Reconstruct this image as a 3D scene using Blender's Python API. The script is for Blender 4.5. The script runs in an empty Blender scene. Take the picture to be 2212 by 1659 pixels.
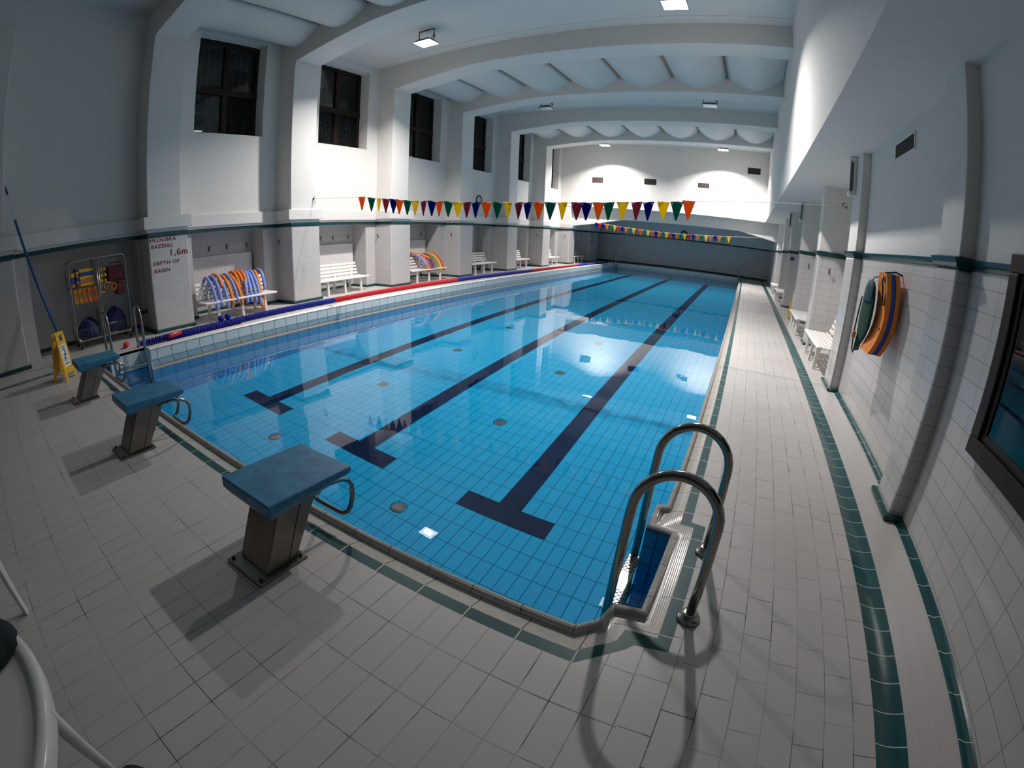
import bpy, bmesh, math, random
from mathutils import Vector, Matrix
random.seed(7)
PI = math.pi
S = 0.856                      # modelling units -> metres (applied to everything at the very end)
scene = bpy.context.scene
col = scene.collection

# ------------------------------------------------------------------ materials
def srgb(r, g, b):
    f = lambda c: (c / 12.92 if c <= .04045 else ((c + .055) / 1.055) ** 2.4)
    return (f(r / 255), f(g / 255), f(b / 255), 1)

class NT:
    def __init__(s, name):
        s.m = bpy.data.materials.new(name); s.m.use_nodes = True
        s.t = s.m.node_tree; s.n = s.t.nodes; s.l = s.t.links
        s.b = s.n['Principled BSDF']
    def node(s, typ, **kw):
        n = s.n.new(typ)
        for k, v in kw.items(): setattr(n, k, v)
        return n
    def math(s, op, a, b=None):
        n = s.node('ShaderNodeMath', operation=op)
        for i, v in enumerate((a, b)):
            if v is None: continue
            if isinstance(v, (int, float)): n.inputs[i].default_value = v
            else: s.l.new(v, n.inputs[i])
        return n.outputs[0]
    def pos(s):
        g = s.node('ShaderNodeNewGeometry')
        v = s.node('ShaderNodeVectorMath', operation='SCALE'); v.inputs['Scale'].default_value = 1 / S
        s.l.new(g.outputs['Position'], v.inputs[0]); return v.outputs[0]
    def noise(s, vec, scale, detail=2, rough=.5):
        n = s.node('ShaderNodeTexNoise'); n.inputs['Scale'].default_value = scale
        n.inputs['Detail'].default_value = detail; n.inputs['Roughness'].default_value = rough
        if vec is not None: s.l.new(vec, n.inputs['Vector'])
        return n.outputs['Fac']
    def ramp(s, fac, stops):
        n = s.node('ShaderNodeValToRGB'); e = n.color_ramp.elements
        while len(e) < len(stops): e.new(.5)
        for x, (p, c) in zip(e, stops): x.position = p; x.color = c
        s.l.new(fac, n.inputs[0]); return n.outputs[0]
    def mix(s, fac, a, b, mode='MIX'):
        n = s.node('ShaderNodeMix', data_type='RGBA', blend_type=mode)
        if isinstance(fac, (int, float)): n.inputs[0].default_value = fac
        else: s.l.new(fac, n.inputs[0])
        for i, v in ((6, a), (7, b)):
            if isinstance(v, tuple): n.inputs[i].default_value = v
            else: s.l.new(v, n.inputs[i])
        return n.outputs[2]
    def bump(s, h, strength=.3, dist=.01):
        n = s.node('ShaderNodeBump'); n.inputs['Strength'].default_value = strength
        n.inputs['Distance'].default_value = dist
        s.l.new(h, n.inputs['Height']); s.l.new(n.outputs[0], s.b.inputs['Normal'])
    def out(s, **kw):
        for k, v in kw.items():
            i = s.b.inputs[k.replace('_', ' ')]
            if isinstance(v, (int, float, tuple)): i.default_value = v
            else: s.l.new(v, i)
        return s.m

def plain(name, c, rough=.5, metal=0., spec=.5, var=.0, vs=20., coat=0.):
    t = NT(name)
    if var:
        tc = t.node('ShaderNodeTexCoord')
        f = t.noise(tc.outputs['Object'], vs, 3)
        lo = tuple(x * (1 - var) for x in c[:3]) + (1,); hi = tuple(min(1, x * (1 + var)) for x in c[:3]) + (1,)
        cc = t.ramp(f, [(.3, lo), (.7, hi)])
    else: cc = c
    return t.out(Base_Color=cc, Roughness=rough, Metallic=metal, Specular_IOR_Level=spec, Coat_Weight=coat)

def plaster(name, c, sc=6.):
    t = NT(name); p = t.pos()
    f = t.noise(p, sc, 4, .6); g = t.noise(p, 60, 2)
    cc = t.ramp(f, [(.25, tuple(x * .95 for x in c[:3]) + (1,)), (.75, c)])
    t.bump(g, .08, .01)
    return t.out(Base_Color=cc, Roughness=.75, Specular_IOR_Level=.25)

def tiles(name, u, v, w, h, c1, c2, grout, mort=.003, uo=0., vo=0., off=0., rough=.25, coat=0., dirt=0., dirtc=(.05, .045, .04, 1), bump=.4, wet=False, spec=.5):
    """u, v: 'x','y','z','xy' world axes in modelling units"""
    t = NT(name); p = t.pos()
    sep = t.node('ShaderNodeSeparateXYZ'); t.l.new(p, sep.inputs[0])
    def ax(a, o):
        r = t.math('ADD', sep.outputs[0], sep.outputs[1]) if a == 'xy' else sep.outputs['xyz'.index(a)]
        return t.math('ADD', r, o)
    cb = t.node('ShaderNodeCombineXYZ')
    t.l.new(ax(u, uo), cb.inputs[0]); t.l.new(ax(v, vo), cb.inputs[1])
    b = t.node('ShaderNodeTexBrick'); b.offset = off; b.squash = 1.
    b.inputs['Scale'].default_value = 1; b.inputs['Mortar Size'].default_value = mort
    b.inputs['Mortar Smooth'].default_value = .2; b.inputs['Brick Width'].default_value = w
    b.inputs['Row Height'].default_value = h; b.inputs['Bias'].default_value = 0
    b.inputs['Color1'].default_value = c1; b.inputs['Color2'].default_value = c2
    b.inputs['Mortar'].default_value = grout
    t.l.new(cb.outputs[0], b.inputs['Vector'])
    colr = b.outputs['Color']
    if dirt:
        # grime that sits in some of the joints
        d = t.ramp(t.noise(p, 2.3, 5, .65), [(.45, (0, 0, 0, 1)), (.62, (1, 1, 1, 1))])
        f = t.math('MULTIPLY', d, b.outputs['Fac']); f = t.math('MULTIPLY', f, dirt)
        colr = t.mix(f, colr, dirtc)
        n2 = t.ramp(t.noise(p, 1.1, 4, .6), [(.3, (.93, .93, .92, 1)), (.7, (1.0, 1.0, 1.0, 1))])
        colr = t.mix(1., colr, n2, 'MULTIPLY')
    r = t.math('ADD', t.math('MULTIPLY', b.outputs['Fac'], .35), rough)
    if wet:
        n3 = t.ramp(t.noise(p, .9, 3, .6), [(.35, (0, 0, 0, 1)), (.65, (1, 1, 1, 1))])
        r = t.math('ADD', r, t.math('MULTIPLY', n3, .18))
    if bump:
        t.bump(t.math('SUBTRACT', 1., b.outputs['Fac']), bump, .004)
    return t.out(Base_Color=colr, Roughness=r, Coat_Weight=coat, Specular_IOR_Level=spec)

WHITE = (.80, .80, .80, 1)
M = {}
M['plaster'] = plaster('white_plaster', (.79, .765, .73, 1))
M['near_wall_dark'] = plain('dark_unseen_wall', (.16, .13, .11, 1), .6)  # made-up dark finish for the unseen near wall, lowers bounced light
M['vault'] = plaster('vault_plaster', (.78, .76, .725, 1), 2.)
TW, TW2, TG = (.60, .585, .58, 1), (.575, .56, .555, 1), (.28, .265, .25, 1)
M['tile_left'] = tiles('wall_tile_left', 'xy', 'z', .335, .168, (.57, .555, .55, 1), (.55, .535, .53, 1), (.45, .43, .41, 1), .0028, rough=.22)
M['tile_right'] = tiles('wall_tile_right', 'xy', 'z', .305, .152, TW, TW2, TG, .0028, uo=.12, vo=-.075, rough=.2)
M['tile_far'] = tiles('wall_tile_far', 'xy', 'z', .32, .16, TW, TW2, TG, .003, rough=.3)
FW, FW2, FG = (.54, .515, .50, 1), (.52, .497, .482, 1), (.44, .415, .39, 1)
M['deck_near'] = tiles('deck_tile_near', 'x', 'y', .1485, .305, FW, FW2, FG, .0028, uo=1.251, vo=1.16, rough=.38, dirt=.9, wet=True, bump=.5)
M['deck_right'] = tiles('deck_tile_right', 'y', 'x', .305, .155, FW, FW2, FG, .0028, uo=-.07, vo=-.862, off=.5, rough=.33, dirt=.9, wet=True, bump=.5)
M['deck_strip'] = tiles('deck_tile_strip', 'y', 'x', .305, .115, FW, FW2, (.50, .47, .45, 1), .003, uo=.1, vo=-.02, rough=.3)
GR1, GR2, GRG = (.010, .066, .072, 1), (.015, .085, .09, 1), (.62, .62, .58, 1)
M['green_x'] = tiles('green_tile_x', 'x', 'y', .3023, 3., GR1, GR2, GRG, .004, uo=-.0859, vo=1, rough=.42, spec=.3)
M['green_y'] = tiles('green_tile_y', 'y', 'x', .3023, 3., GR1, GR2, GRG, .004, uo=-1.8704, vo=1, rough=.42, spec=.3)
M['green_wall'] = tiles('green_tile_wall', 'xy', 'z', .3097, 3., GR1, GR2, GRG, .003, uo=-3.73, vo=1, rough=.18)
M['green_band'] = tiles('green_tile_band', 'y', 'x', .2, 3., GR1, (.016, .095, .098, 1), GRG, .003, vo=1, rough=.25)
M['green'] = plain('green_glaze', (.010, .062, .068, 1), .25)
# pool
PB1, PB2, PBG = (.012, .385, .655, 1), (.017, .41, .685, 1), (.004, .10, .16, 1)
M['pool_floor'] = tiles('pool_floor_tile', 'x', 'y', .1477, .2953, PB1, PB2, PBG, .0042, uo=1.6748, vo=-2.4181, rough=.4, bump=.3, spec=.06)
M['pool_dark'] = tiles('pool_lane_tile', 'x', 'y', .1477, .2953, (.001, .012, .05, 1), (.0015, .015, .06, 1), (.004, .015, .04, 1), .003, uo=1.6748, vo=-2.4181, rough=.4, bump=.3, spec=.06)
M['pool_wall'] = tiles('pool_wall_tile', 'xy', 'z', .2953, .1477, PB1, PB2, PBG, .004, vo=.32, rough=.4, spec=.06)
M['lip_tile'] = tiles('lip_tile', 'xy', 'z', .2953, 4., (.74, .76, .74, 1), (.70, .73, .72, 1), (.08, .085, .08, 1), .006, vo=1, rough=.22)
M['lip_top'] = tiles('lip_top_tile', 'xy', 'z', .2953, 4., (.68, .66, .66, 1), (.66, .64, .64, 1), (.5, .48, .46, 1), .004, vo=1, rough=.3)
M['beige'] = tiles('waterline_tile', 'xy', 'z', .2953, 4., (.50, .45, .38, 1), (.46, .41, .35, 1), (.25, .22, .18, 1), .004, vo=1, rough=.35)
M['grout_dark'] = plain('dark_grout', (.07, .075, .07, 1), .7)

def ribbed(name, axis, c, period=.0125, amp=.6, rough=.22, joint=.3023, jo=0.):
    t = NT(name); p = t.pos(); sep = t.node('ShaderNodeSeparateXYZ'); t.l.new(p, sep.inputs[0])
    a = sep.outputs['xy'.index(axis)]; o = sep.outputs['yx'.index(axis)]
    w = t.math('SINE', t.math('MULTIPLY', a, 2 * PI / period))
    j = t.math('PINGPONG', t.math('ADD', o, jo), joint / 2)
    jm = t.math('LESS_THAN', j, .0028)
    n = t.noise(p, 14, 3)
    cc = t.ramp(n, [(.3, tuple(x * .88 for x in c[:3]) + (1,)), (.7, c)])
    cc = t.mix(jm, cc, (.10, .09, .08, 1))
    t.bump(w, amp, .003)
    return t.out(Base_Color=cc, Roughness=rough)
CER = (.62, .59, .545, 1)
M['rib_near'] = ribbed('ribbed_gutter_near', 'y', CER, jo=-.0859)
M['rib_right'] = ribbed('ribbed_gutter_right', 'x', CER, amp=.15, jo=-1.8704)
M['cope_near'] = ribbed('coping_near', 'y', CER, .009, .8, jo=-.0859 + .07)
M['cope_right'] = ribbed('coping_right', 'x', CER, .009, .8, jo=-1.8704 + .05)
# water: clear refracting surface with the faintest ripple
def water():
    m = bpy.data.materials.new('pool_water'); m.use_nodes = True; t = m.node_tree; t.nodes.clear()
    o = t.nodes.new('ShaderNodeOutputMaterial'); g = t.nodes.new('ShaderNodeBsdfGlass')
    g.inputs['IOR'].default_value = 1.333; g.inputs['Roughness'].default_value = 0.; g.inputs['Color'].default_value = (1, 1, 1, 1)
    geo = t.nodes.new('ShaderNodeNewGeometry')
    n = t.nodes.new('ShaderNodeTexNoise'); n.inputs['Scale'].default_value = 1.6; n.inputs['Detail'].default_value = 2
    t.links.new(geo.outputs['Position'], n.inputs['Vector'])
    b = t.nodes.new('ShaderNodeBump'); b.inputs['Strength'].default_value = .04; b.inputs['Distance'].default_value = .05
    t.links.new(n.outputs['Fac'], b.inputs['Height']); t.links.new(b.outputs[0], g.inputs['Normal'])
    t.links.new(g.outputs[0], o.inputs['Surface']); return m
M['water'] = water()
# objects
M['steel'] = plain('brushed_steel', (.42, .40, .37, 1), .28, 1., var=.12, vs=9)
M['steel_dark'] = plain('worn_steel_post', (.25, .225, .195, 1), .38, 1., var=.18, vs=5)
M['chrome'] = plain('chrome_tube', (.30, .285, .26, 1), .2, 1.)
M['block_blue'] = plain('blue_grip_top', (.035, .19, .34, 1), .42, var=.25, vs=14)
M['plastic_white'] = plain('white_plastic', (.80, .775, .74, 1), .35, var=.04)
M['table_white'] = plain('white_table_plastic', (.70, .69, .68, 1), .22)
M['black'] = plain('black_plastic', (.012, .012, .013, 1), .5)
M['dark_metal'] = plain('dark_grey_metal', (.035, .037, .04, 1), .45, .4)
M['cloth_dark'] = plain('dark_teal_cloth', (.008, .014, .016, 1), .85, var=.3, vs=30)
M['wood'] = plain('dark_brown_wood', (.022, .008, .004, 1), .45, spec=.25, var=.4, vs=7)
M['yellow'] = plain('yellow_plastic', (.72, .42, .012, 1), .38, var=.06)
M['sign_white'] = plain('sign_white', (.78, .78, .80, 1), .4)
M['ink'] = plain('sign_ink', (.02, .02, .06, 1), .5)
M['red_paint'] = plain('dark_red_paint', (.20, .012, .022, 1), .5)
M['cord'] = plain('white_cord', (.75, .76, .76, 1), .6)
M['pole_blue'] = plain('blue_pole', (.012, .10, .30, 1), .35)
M['purple'] = plain('purple_plastic', (.05, .02, .09, 1), .5)
M['rad'] = plain('radiator_enamel', (.82, .80, .80, 1), .35)
M['vent_dark'] = plain('vent_dark', (.012, .010, .009, 1), .6)
M['vent_brown'] = plain('vent_brown', (.10, .065, .05, 1), .6)
M['lamp_body'] = plain('lamp_body', (.10, .095, .10, 1), .45, .3)
M['lamp_off'] = plain('lamp_lens_off', (.78, .76, .76, 1), .25)
M['fluor'] = plain('fluorescent_cover', (.72, .70, .62, 1), .3)
M['soot'] = plain('sooty_plastic', (.10, .10, .09, 1), .5)
M['disc_blue'] = plain('blue_float', (.012, .022, .36, 1), .32)
M['disc_red'] = plain('red_float', (.55, .018, .03, 1), .32)
M['foam_orange'] = plain('orange_foam', (.82, .24, .035, 1), .7, var=.08)
M['foam_blue'] = plain('lavender_blue_foam', (.23, .32, .74, 1), .7, var=.08)
M['foam_yellow'] = plain('yellow_foam', (.86, .47, .035, 1), .7, var=.08)
M['foam_red'] = plain('red_orange_foam', (.66, .12, .05, 1), .7, var=.08)
M['foam_salmon'] = plain('salmon_foam', (.62, .20, .12, 1), .7, var=.08)
M['foam_purple'] = plain('violet_foam', (.09, .09, .36, 1), .7, var=.1)
M['foam_maroon'] = plain('dark_red_foam', (.20, .03, .03, 1), .7, var=.1)
M['foam_olive'] = plain('olive_foam', (.19, .21, .11, 1), .7, var=.1)
M['foam_green'] = plain('green_foam', (.03, .20, .08, 1), .7)
M['foam_cobalt'] = plain('cobalt_foam', (.02, .08, .42, 1), .7)
M['net_green'] = plain('dark_green_net', (.006, .045, .028, 1), .75, var=.4, vs=40)
M['net_teal'] = plain('teal_fabric', (.006, .055, .075, 1), .7)
M['crate_red'] = plain('dark_red_crate', (.16, .012, .016, 1), .45)
M['bag_blue'] = plain('navy_mesh', (.012, .018, .10, 1), .7, var=.3, vs=30)
M['sign_blue'] = plain('blue_plate', (.015, .025, .16, 1), .4)
M['night'] = plain('night_dark', (.035, .04, .042, 1), .9)
M['bars'] = plain('window_bars', (.55, .58, .58, 1), .6)
def cloth(name, c):
    m = bpy.data.materials.new(name); m.use_nodes = True; t = m.node_tree; t.nodes.clear()
    o = t.nodes.new('ShaderNodeOutputMaterial'); mx = t.nodes.new('ShaderNodeMixShader'); d = t.nodes.new('ShaderNodeBsdfDiffuse'); q = t.nodes.new('ShaderNodeBsdfTranslucent')
    d.inputs[0].default_value = c; q.inputs[0].default_value = tuple(min(1, x * 1.25) for x in c[:3]) + (1,); mx.inputs[0].default_value = .5
    t.links.new(d.outputs[0], mx.inputs[1]); t.links.new(q.outputs[0], mx.inputs[2]); t.links.new(mx.outputs[0], o.inputs['Surface']); return m
FLAG = dict(o=(.80, .22, .02, 1), g=(.004, .20, .12, 1), y=(.85, .62, .02, 1), m=(.36, .06, .10, 1), b=(.008, .016, .24, 1), r=(.62, .03, .05, 1), p=(.62, .16, .14, 1))
for k, v in FLAG.items(): M['flag_' + k] = cloth('flag_' + {'o': 'orange', 'g': 'green', 'y': 'yellow', 'm': 'maroon', 'b': 'navy', 'r': 'red', 'p': 'pink'}[k], v)
def emit(name, c, s):
    t = NT(name); return t.out(Base_Color=(.8, .8, .8, 1), Emission_Color=c, Emission_Strength=s, Roughness=.3)
M['lamp_on'] = emit('lamp_lens_lit', (1, .98, .99, 1), 14.)
def pane(name, rough, bumpy, tint):
    m = bpy.data.materials.new(name); m.use_nodes = True; t = m.node_tree; t.nodes.clear()
    o = t.nodes.new('ShaderNodeOutputMaterial'); mx = t.nodes.new('ShaderNodeMixShader'); gl = t.nodes.new('ShaderNodeBsdfGlossy')
    tr = t.nodes.new('ShaderNodeBsdfTransparent'); fr = t.nodes.new('ShaderNodeFresnel')
    tr.inputs[0].default_value = tint; gl.inputs['Roughness'].default_value = rough; gl.inputs[0].default_value = (.9, .9, .9, 1); fr.inputs[0].default_value = 1.5
    if bumpy:
        g = t.nodes.new('ShaderNodeTexCoord'); v = t.nodes.new('ShaderNodeTexVoronoi'); v.inputs['Scale'].default_value = bumpy
        t.links.new(g.outputs['Object'], v.inputs['Vector'])
        b = t.nodes.new('ShaderNodeBump'); b.inputs['Strength'].default_value = .9; b.inputs['Distance'].default_value = .04
        t.links.new(v.outputs['Distance'], b.inputs['Height']); t.links.new(b.outputs[0], gl.inputs['Normal']); t.links.new(b.outputs[0], fr.inputs['Normal'])
    t.links.new(fr.outputs[0], mx.inputs[0]); t.links.new(tr.outputs[0], mx.inputs[1]); t.links.new(gl.outputs[0], mx.inputs[2])
    t.links.new(mx.outputs[0], o.inputs['Surface']); return m
M['pane_clear'] = pane('clear_pane', .03, 0, (.55, .58, .58, 1))
M['pane_bubbly'] = pane('patterned_pane', .10, 26., (.30, .32, .33, 1))

# ------------------------------------------------------------------ mesh builder
class MB:
    def __init__(s): s.v = []; s.f = []; s.mi = []; s.sm = []
    def add(s, vs, fs, mi=0, smooth=False):
        o = len(s.v); s.v += [tuple(map(float, p)) for p in vs]
        for f in fs: s.f.append([i + o for i in f]); s.mi.append(mi); s.sm.append(smooth)
        return s
    def box(s, x0, x1, y0, y1, z0, z1, mi=0, M4=None):
        vs = [(x, y, z) for z in (z0, z1) for y in (y0, y1) for x in (x0, x1)]
        if M4 is not None: vs = [M4 @ Vector(p) for p in vs]
        return s.add(vs, [(0, 2, 3, 1), (4, 5, 7, 6), (0, 1, 5, 4), (2, 6, 7, 3), (0, 4, 6, 2), (1, 3, 7, 5)], mi)
    def hexa(s, b, t, mi=0):          # b, t: four points each (ccw from above)
        return s.add(list(b) + list(t), [(3, 2, 1, 0), (4, 5, 6, 7), (0, 1, 5, 4), (1, 2, 6, 5), (2, 3, 7, 6), (3, 0, 4, 7)], mi)
    def tube(s, path, r, n=10, mi=0, closed=False, caps=True, smooth=True, flat=1.):
        P = [Vector(p) for p in path]; m = len(P); rr = r if isinstance(r, (list, tuple)) else [r] * m
        vs = []; up = None
        for i in range(m):
            a = P[(i - 1) % m] if (closed or i > 0) else P[i]; b = P[(i + 1) % m] if (closed or i < m - 1) else P[i]
            d = (b - a).normalized()
            if up is None:
                up = Vector((0, 0, 1)) if abs(d.z) < .9 else Vector((1, 0, 0))
            u = (up - d * up.dot(d)).normalized(); w = d.cross(u); up = u
            for k in range(n):
                t = 2 * PI * k / n; vs.append(P[i] + (u * math.cos(t) * flat + w * math.sin(t)) * rr[i])
        fs = []
        for i in range(m if closed else m - 1):
            j = (i + 1) % m
            for k in range(n): fs.append((i * n + k, i * n + (k + 1) % n, j * n + (k + 1) % n, j * n + k))
        s.add(vs, fs, mi, smooth)
        if caps and not closed:
            o = len(s.v) - len(vs)
            s.f.append([o + k for k in range(n)][::-1]); s.mi.append(mi); s.sm.append(False)
            s.f.append([o + (m - 1) * n + k for k in range(n)]); s.mi.append(mi); s.sm.append(False)
        return s
    def lathe(s, prof, c, axis='z', n=24, mi=0, smooth=True):
        vs = []
        for r, h in prof:
            for k in range(n):
                t = 2 * PI * k / n; a, b = r * math.cos(t), r * math.sin(t)
                p = {'z': (a, b, h), 'x': (h, a, b), 'y': (b, h, a)}[axis]
                vs.append((c[0] + p[0], c[1] + p[1], c[2] + p[2]))
        fs = []
        for i in range(len(prof) - 1):
            for k in range(n): fs.append((i * n + k, i * n + (k + 1) % n, (i + 1) * n + (k + 1) % n, (i + 1) * n + k))
        s.add(vs, fs, mi, smooth); o = len(s.v) - len(vs)
        if prof[0][0] > 1e-6: s.f.append([o + k for k in range(n)][::-1]); s.mi.append(mi); s.sm.append(False)
        if prof[-1][0] > 1e-6: s.f.append([o + (len(prof) - 1) * n + k for k in range(n)]); s.mi.append(mi); s.sm.append(False)
        return s
    def prism(s, poly, axis, a, b, mi=0):      # poly in the two other axes, order (x,y,z) without axis
        def P(p, h): return {'x': (h, p[0], p[1]), 'y': (p[0], h, p[1]), 'z': (p[0], p[1], h)}[axis]
        n = len(poly)
        return s.add([P(p, a) for p in poly] + [P(p, b) for p in poly],
                     [tuple(range(n))[::-1], tuple(range(n, 2 * n))] + [(i, (i + 1) % n, n + (i + 1) % n, n + i) for i in range(n)], mi)
    def loft(s, rows, mi=0, smooth=False):
        n = len(rows[0]); vs = [p for r in rows for p in r]
        return s.add(vs, [(i * n + k, i * n + k + 1, (i + 1) * n + k + 1, (i + 1) * n + k) for i in range(len(rows) - 1) for k in range(n - 1)], mi, smooth)
    def build(s, name, mats, parent=None, loc=None, bevel=0., seg=2, recalc=True):
        me = bpy.data.meshes.new(name)
        off = Vector((0, 0, 0))
        if parent is not None: off = wloc(parent)
        elif loc is not None: off = Vector(loc)
        me.from_pydata([Vector(p) - off for p in s.v], [], s.f)
        for m in (mats if isinstance(mats, (list, tuple)) else [mats]): me.materials.append(M[m] if isinstance(m, str) else m)
        me.polygons.foreach_set('material_index', s.mi); me.polygons.foreach_set('use_smooth', s.sm)
        if recalc:
            bm = bmesh.new(); bm.from_mesh(me); bmesh.ops.recalc_face_normals(bm, faces=bm.faces); bm.to_mesh(me); bm.free()
        o = bpy.data.objects.new(name, me); col.objects.link(o)
        if parent is not None: o.parent = parent
        else: o.location = off
        if bevel:
            b = o.modifiers.new('edge', 'BEVEL'); b.width = bevel; b.segments = seg; b.limit_method = 'ANGLE'; b.angle_limit = .6
        return o
def wloc(o):
    v = Vector(o.location)
    while o.parent: o = o.parent; v += Vector(o.location)
    return v
def thing(name, label, cat, loc, group=None):
    o = bpy.data.objects.new(name, None); col.objects.link(o); o.location = loc; o.empty_display_size = .1
    return tag(o, label, cat, group)
def tag(o, label, cat, group=None):
    o['label'] = label; o['category'] = cat
    if group: o['group'] = group
    return o
def struct(o): o['kind'] = 'structure'; return o
def copy_tree(o, parent=None):
    c = o.copy(); col.objects.link(c)
    if parent is not None: c.parent = parent
    for ch in list(o.children): copy_tree(ch, c)
    return c
def arc(c, r, a0, a1, n, plane='xz', const=0.):
    out = []
    for i in range(n + 1):
        t = a0 + (a1 - a0) * i / n; u, v = c[0] + r * math.cos(t), c[1] + r * math.sin(t)
        out.append({'xz': (u, const, v), 'yz': (const, u, v), 'xy': (u, v, const)}[plane])
    return out

# ------------------------------------------------------------------ layout numbers
ZW, ZF = -.32, -2.164                      # water level, pool floor
XL = -9.667                                # front of the left pilasters
PN = [1.892 + 3.731 * i for i in range(-1, 8)]      # near edges, PN[1] is the pilaster with the depth lettering
PW = .914
RN = [2.15, 5.76, 9.33, 12.92, 16.6, 20.0, 23.6]    # right pilaster near edges
RW = [.46, .6, .42, .42, .42, .42, .5]
YB, YF, YE = -5., 24.28, 30.8              # wall behind the camera, upper far wall, far wall
PL, PR = -8.14, .195
PY0, PY1 = .245, 29.35
ZC = 7.1
def soffit(y): return 3.55 - .0042 * max(y, 0)

# ------------------------------------------------------------------ pool basin and water
mb = MB()
xt = [-6.3995, -4.0465, -1.6748]; T, L = .5906, .14765; y0, y1, y2 = 2.4181, 2.7134, 28.2
xs = sorted([PL, PR] + [x + d for x in xt for d in (-T, -L, L, T)])
ys = [PY0, y0, y1, y2, y2 + .2953, PY1]
for i in range(len(xs) - 1):
    for j in range(len(ys) - 1):
        xm, ym = (xs[i] + xs[i + 1]) / 2, (ys[j] + ys[j + 1]) / 2
        d = any((abs(xm - x) < L and y0 < ym < y2) or (abs(xm - x) < T and (y0 < ym < y1 or y2 < ym < y2 + .2953)) for x in xt)
        mb.add([(xs[i], ys[j], ZF), (xs[i + 1], ys[j], ZF), (xs[i + 1], ys[j + 1], ZF), (xs[i], ys[j + 1], ZF)], [(0, 1, 2, 3)], 1 if d else 0)
C0 = [(PL, .245), (.01, .245), (.10, .335), (.133, .484), (.29, .505), (.295, 1.262), (.12, 1.273), (.124, 1.585), (.195, 1.61), (.195, PY1)]
# the floor patch inside the ladder niche
mb.add([(.195, .42, ZF), (.295, .505, ZF), (.295, 1.27, ZF), (.195, 1.27, ZF)], [(0, 1, 2, 3)], 0)
wallp = C0 + [(PL, PY1), (PL, 1.17), (PL - .28, 1.17), (PL - .28, .42), (PL, .42)]
n = len(wallp)
for i in range(n):
    a, b = wallp[i], wallp[(i + 1) % n]
    mb.add([(a[0], a[1], ZF), (b[0], b[1], ZF), (b[0], b[1], -.015 if i < 9 else -.31), (a[0], a[1], -.015 if i < 9 else -.31)], [(0, 1, 2, 3)], 2)
mb.add([(PL - .28, .42, ZF), (PL, .42, ZF), (PL, 1.17, ZF), (PL - .28, 1.17, ZF)], [(0, 1, 2, 3)], 0)
basin = struct(mb.build('pool_basin', ['pool_floor', 'pool_dark', 'pool_wall'], recalc=False))
mb = MB(); e = .004
mb.add([(x, y, ZW) for x, y in wallp], [tuple(range(n))], 0, True)
water_o = struct(mb.build('pool_water', 'water', recalc=False))
# grated round floor inlets
k = 0
for x in (-5.29, -2.785):
    for j in range(5):
        y = 1.97 + j * 2.415
        o = MB().lathe([(.001, .012), (.085, .012), (.105, .006), (.11, 0)], (x, y, ZF), n=20).build('floor_inlet', 'plastic_white' if (x < -4 and j == 1) else 'steel', loc=(x, y, ZF))
        tag(o, 'round floor inlet, %s nearest in the row %s of the middle lane line' % (['first', 'second', 'third', 'fourth', 'fifth'][j], 'left' if x < -4 else 'right'), 'pool inlet', 'round inlets in the pool floor')

# ------------------------------------------------------------------ pool edge (near and right): coping, ribbed gutter, green border
C1 = [(PL, .197), (.028, .197), (.14, .312), (.164, .435), (.335, .46), (.347, 1.30), (.165, 1.33), (.17, 1.53), (.24, 1.56), (.24, PY1)]
B0 = [(PL, .078), (.07, .078), (.235, .224), (.255, .32), (.425, .33), (.435, 1.395), (.335, 1.40), (.336, 1.6), (.336, 1.65), (.336, PY1)]
B1 = [(PL, .004), (.096, .004), (.30, .196), (.327, .235), (.50, .258), (.515, 1.44), (.41, 1.455), (.41, 1.6), (.41, 1.65), (.41, PY1)]
def strip(A, B, prof):       # prof: (fraction A->B, z)
    rows = []
    for a, b in zip(A, B):
        rows.append([(a[0] + (b[0] - a[0]) * t, a[1] + (b[1] - a[1]) * t, z) for t, z in prof])
    return rows
cp = [(0, -.045), (.0, -.02), (.06, -.006), (.22, .004), (.5, .008), (.78, .002), (.95, -.012), (1, -.03)]
gp = [(0, -.03), (.12, -.034), (.35, -.028), (.7, -.012), (1, -.001)]
for A, B, prof, ma, mb_, tr in ((C0, C1, cp, 'cope_near', 'cope_right', 'trim_1'), (C1, B0, gp, 'rib_near', 'rib_right', 'trim_2'), (B0, B1, [(0, -.001), (1, 0.)], 'green_x', 'green_y', 'trim_3')):
    r = strip(A, B, prof); m1 = MB(); m1.loft(r[:3], 0, True); m1.loft(r[2:], 1, True)
    struct(m1.build(tr, [ma, mb_], recalc=False))
# small turn piece closing the coping at the far end and the floor under the edge
# ------------------------------------------------------------------ decks
def flat(name, poly, z, mat, holes=None):
    return struct(MB().add([(x, y, z) for x, y in poly], [tuple(range(len(poly)))]).build(name, mat, recalc=False))
flat('floor', [(-11.3, YB), (.096, YB), (.096, .004), (-8.42, .004), (-8.42, YE), (-11.3, YE)], 0, 'deck_near')
flat('floor', [(.096, YB), (.40, YB), (.40, .2445), (.327, .235), (.30, .196), (.096, .004)], 0, 'deck_near')
flat('floor', [(.40, YB), (1.60, YB), (1.60, YE), (.41, YE), (.41, 1.455), (.515, 1.44), (.50, .258), (.40, .2445)], 0, 'deck_right')
flat('floor', [(1.78, YB), (2.95, YB), (2.95, YE), (1.78, YE)], 0, 'deck_strip')
flat('floor', [(PL - .28, .004), (PL, .004), (PL, .42), (PL - .28, .42)], 0, 'deck_near')
flat('floor', [(-8.42, PY1 + .25), (.41, PY1 + .25), (.41, YE), (-8.42, YE)], 0, 'deck_near')
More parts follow.
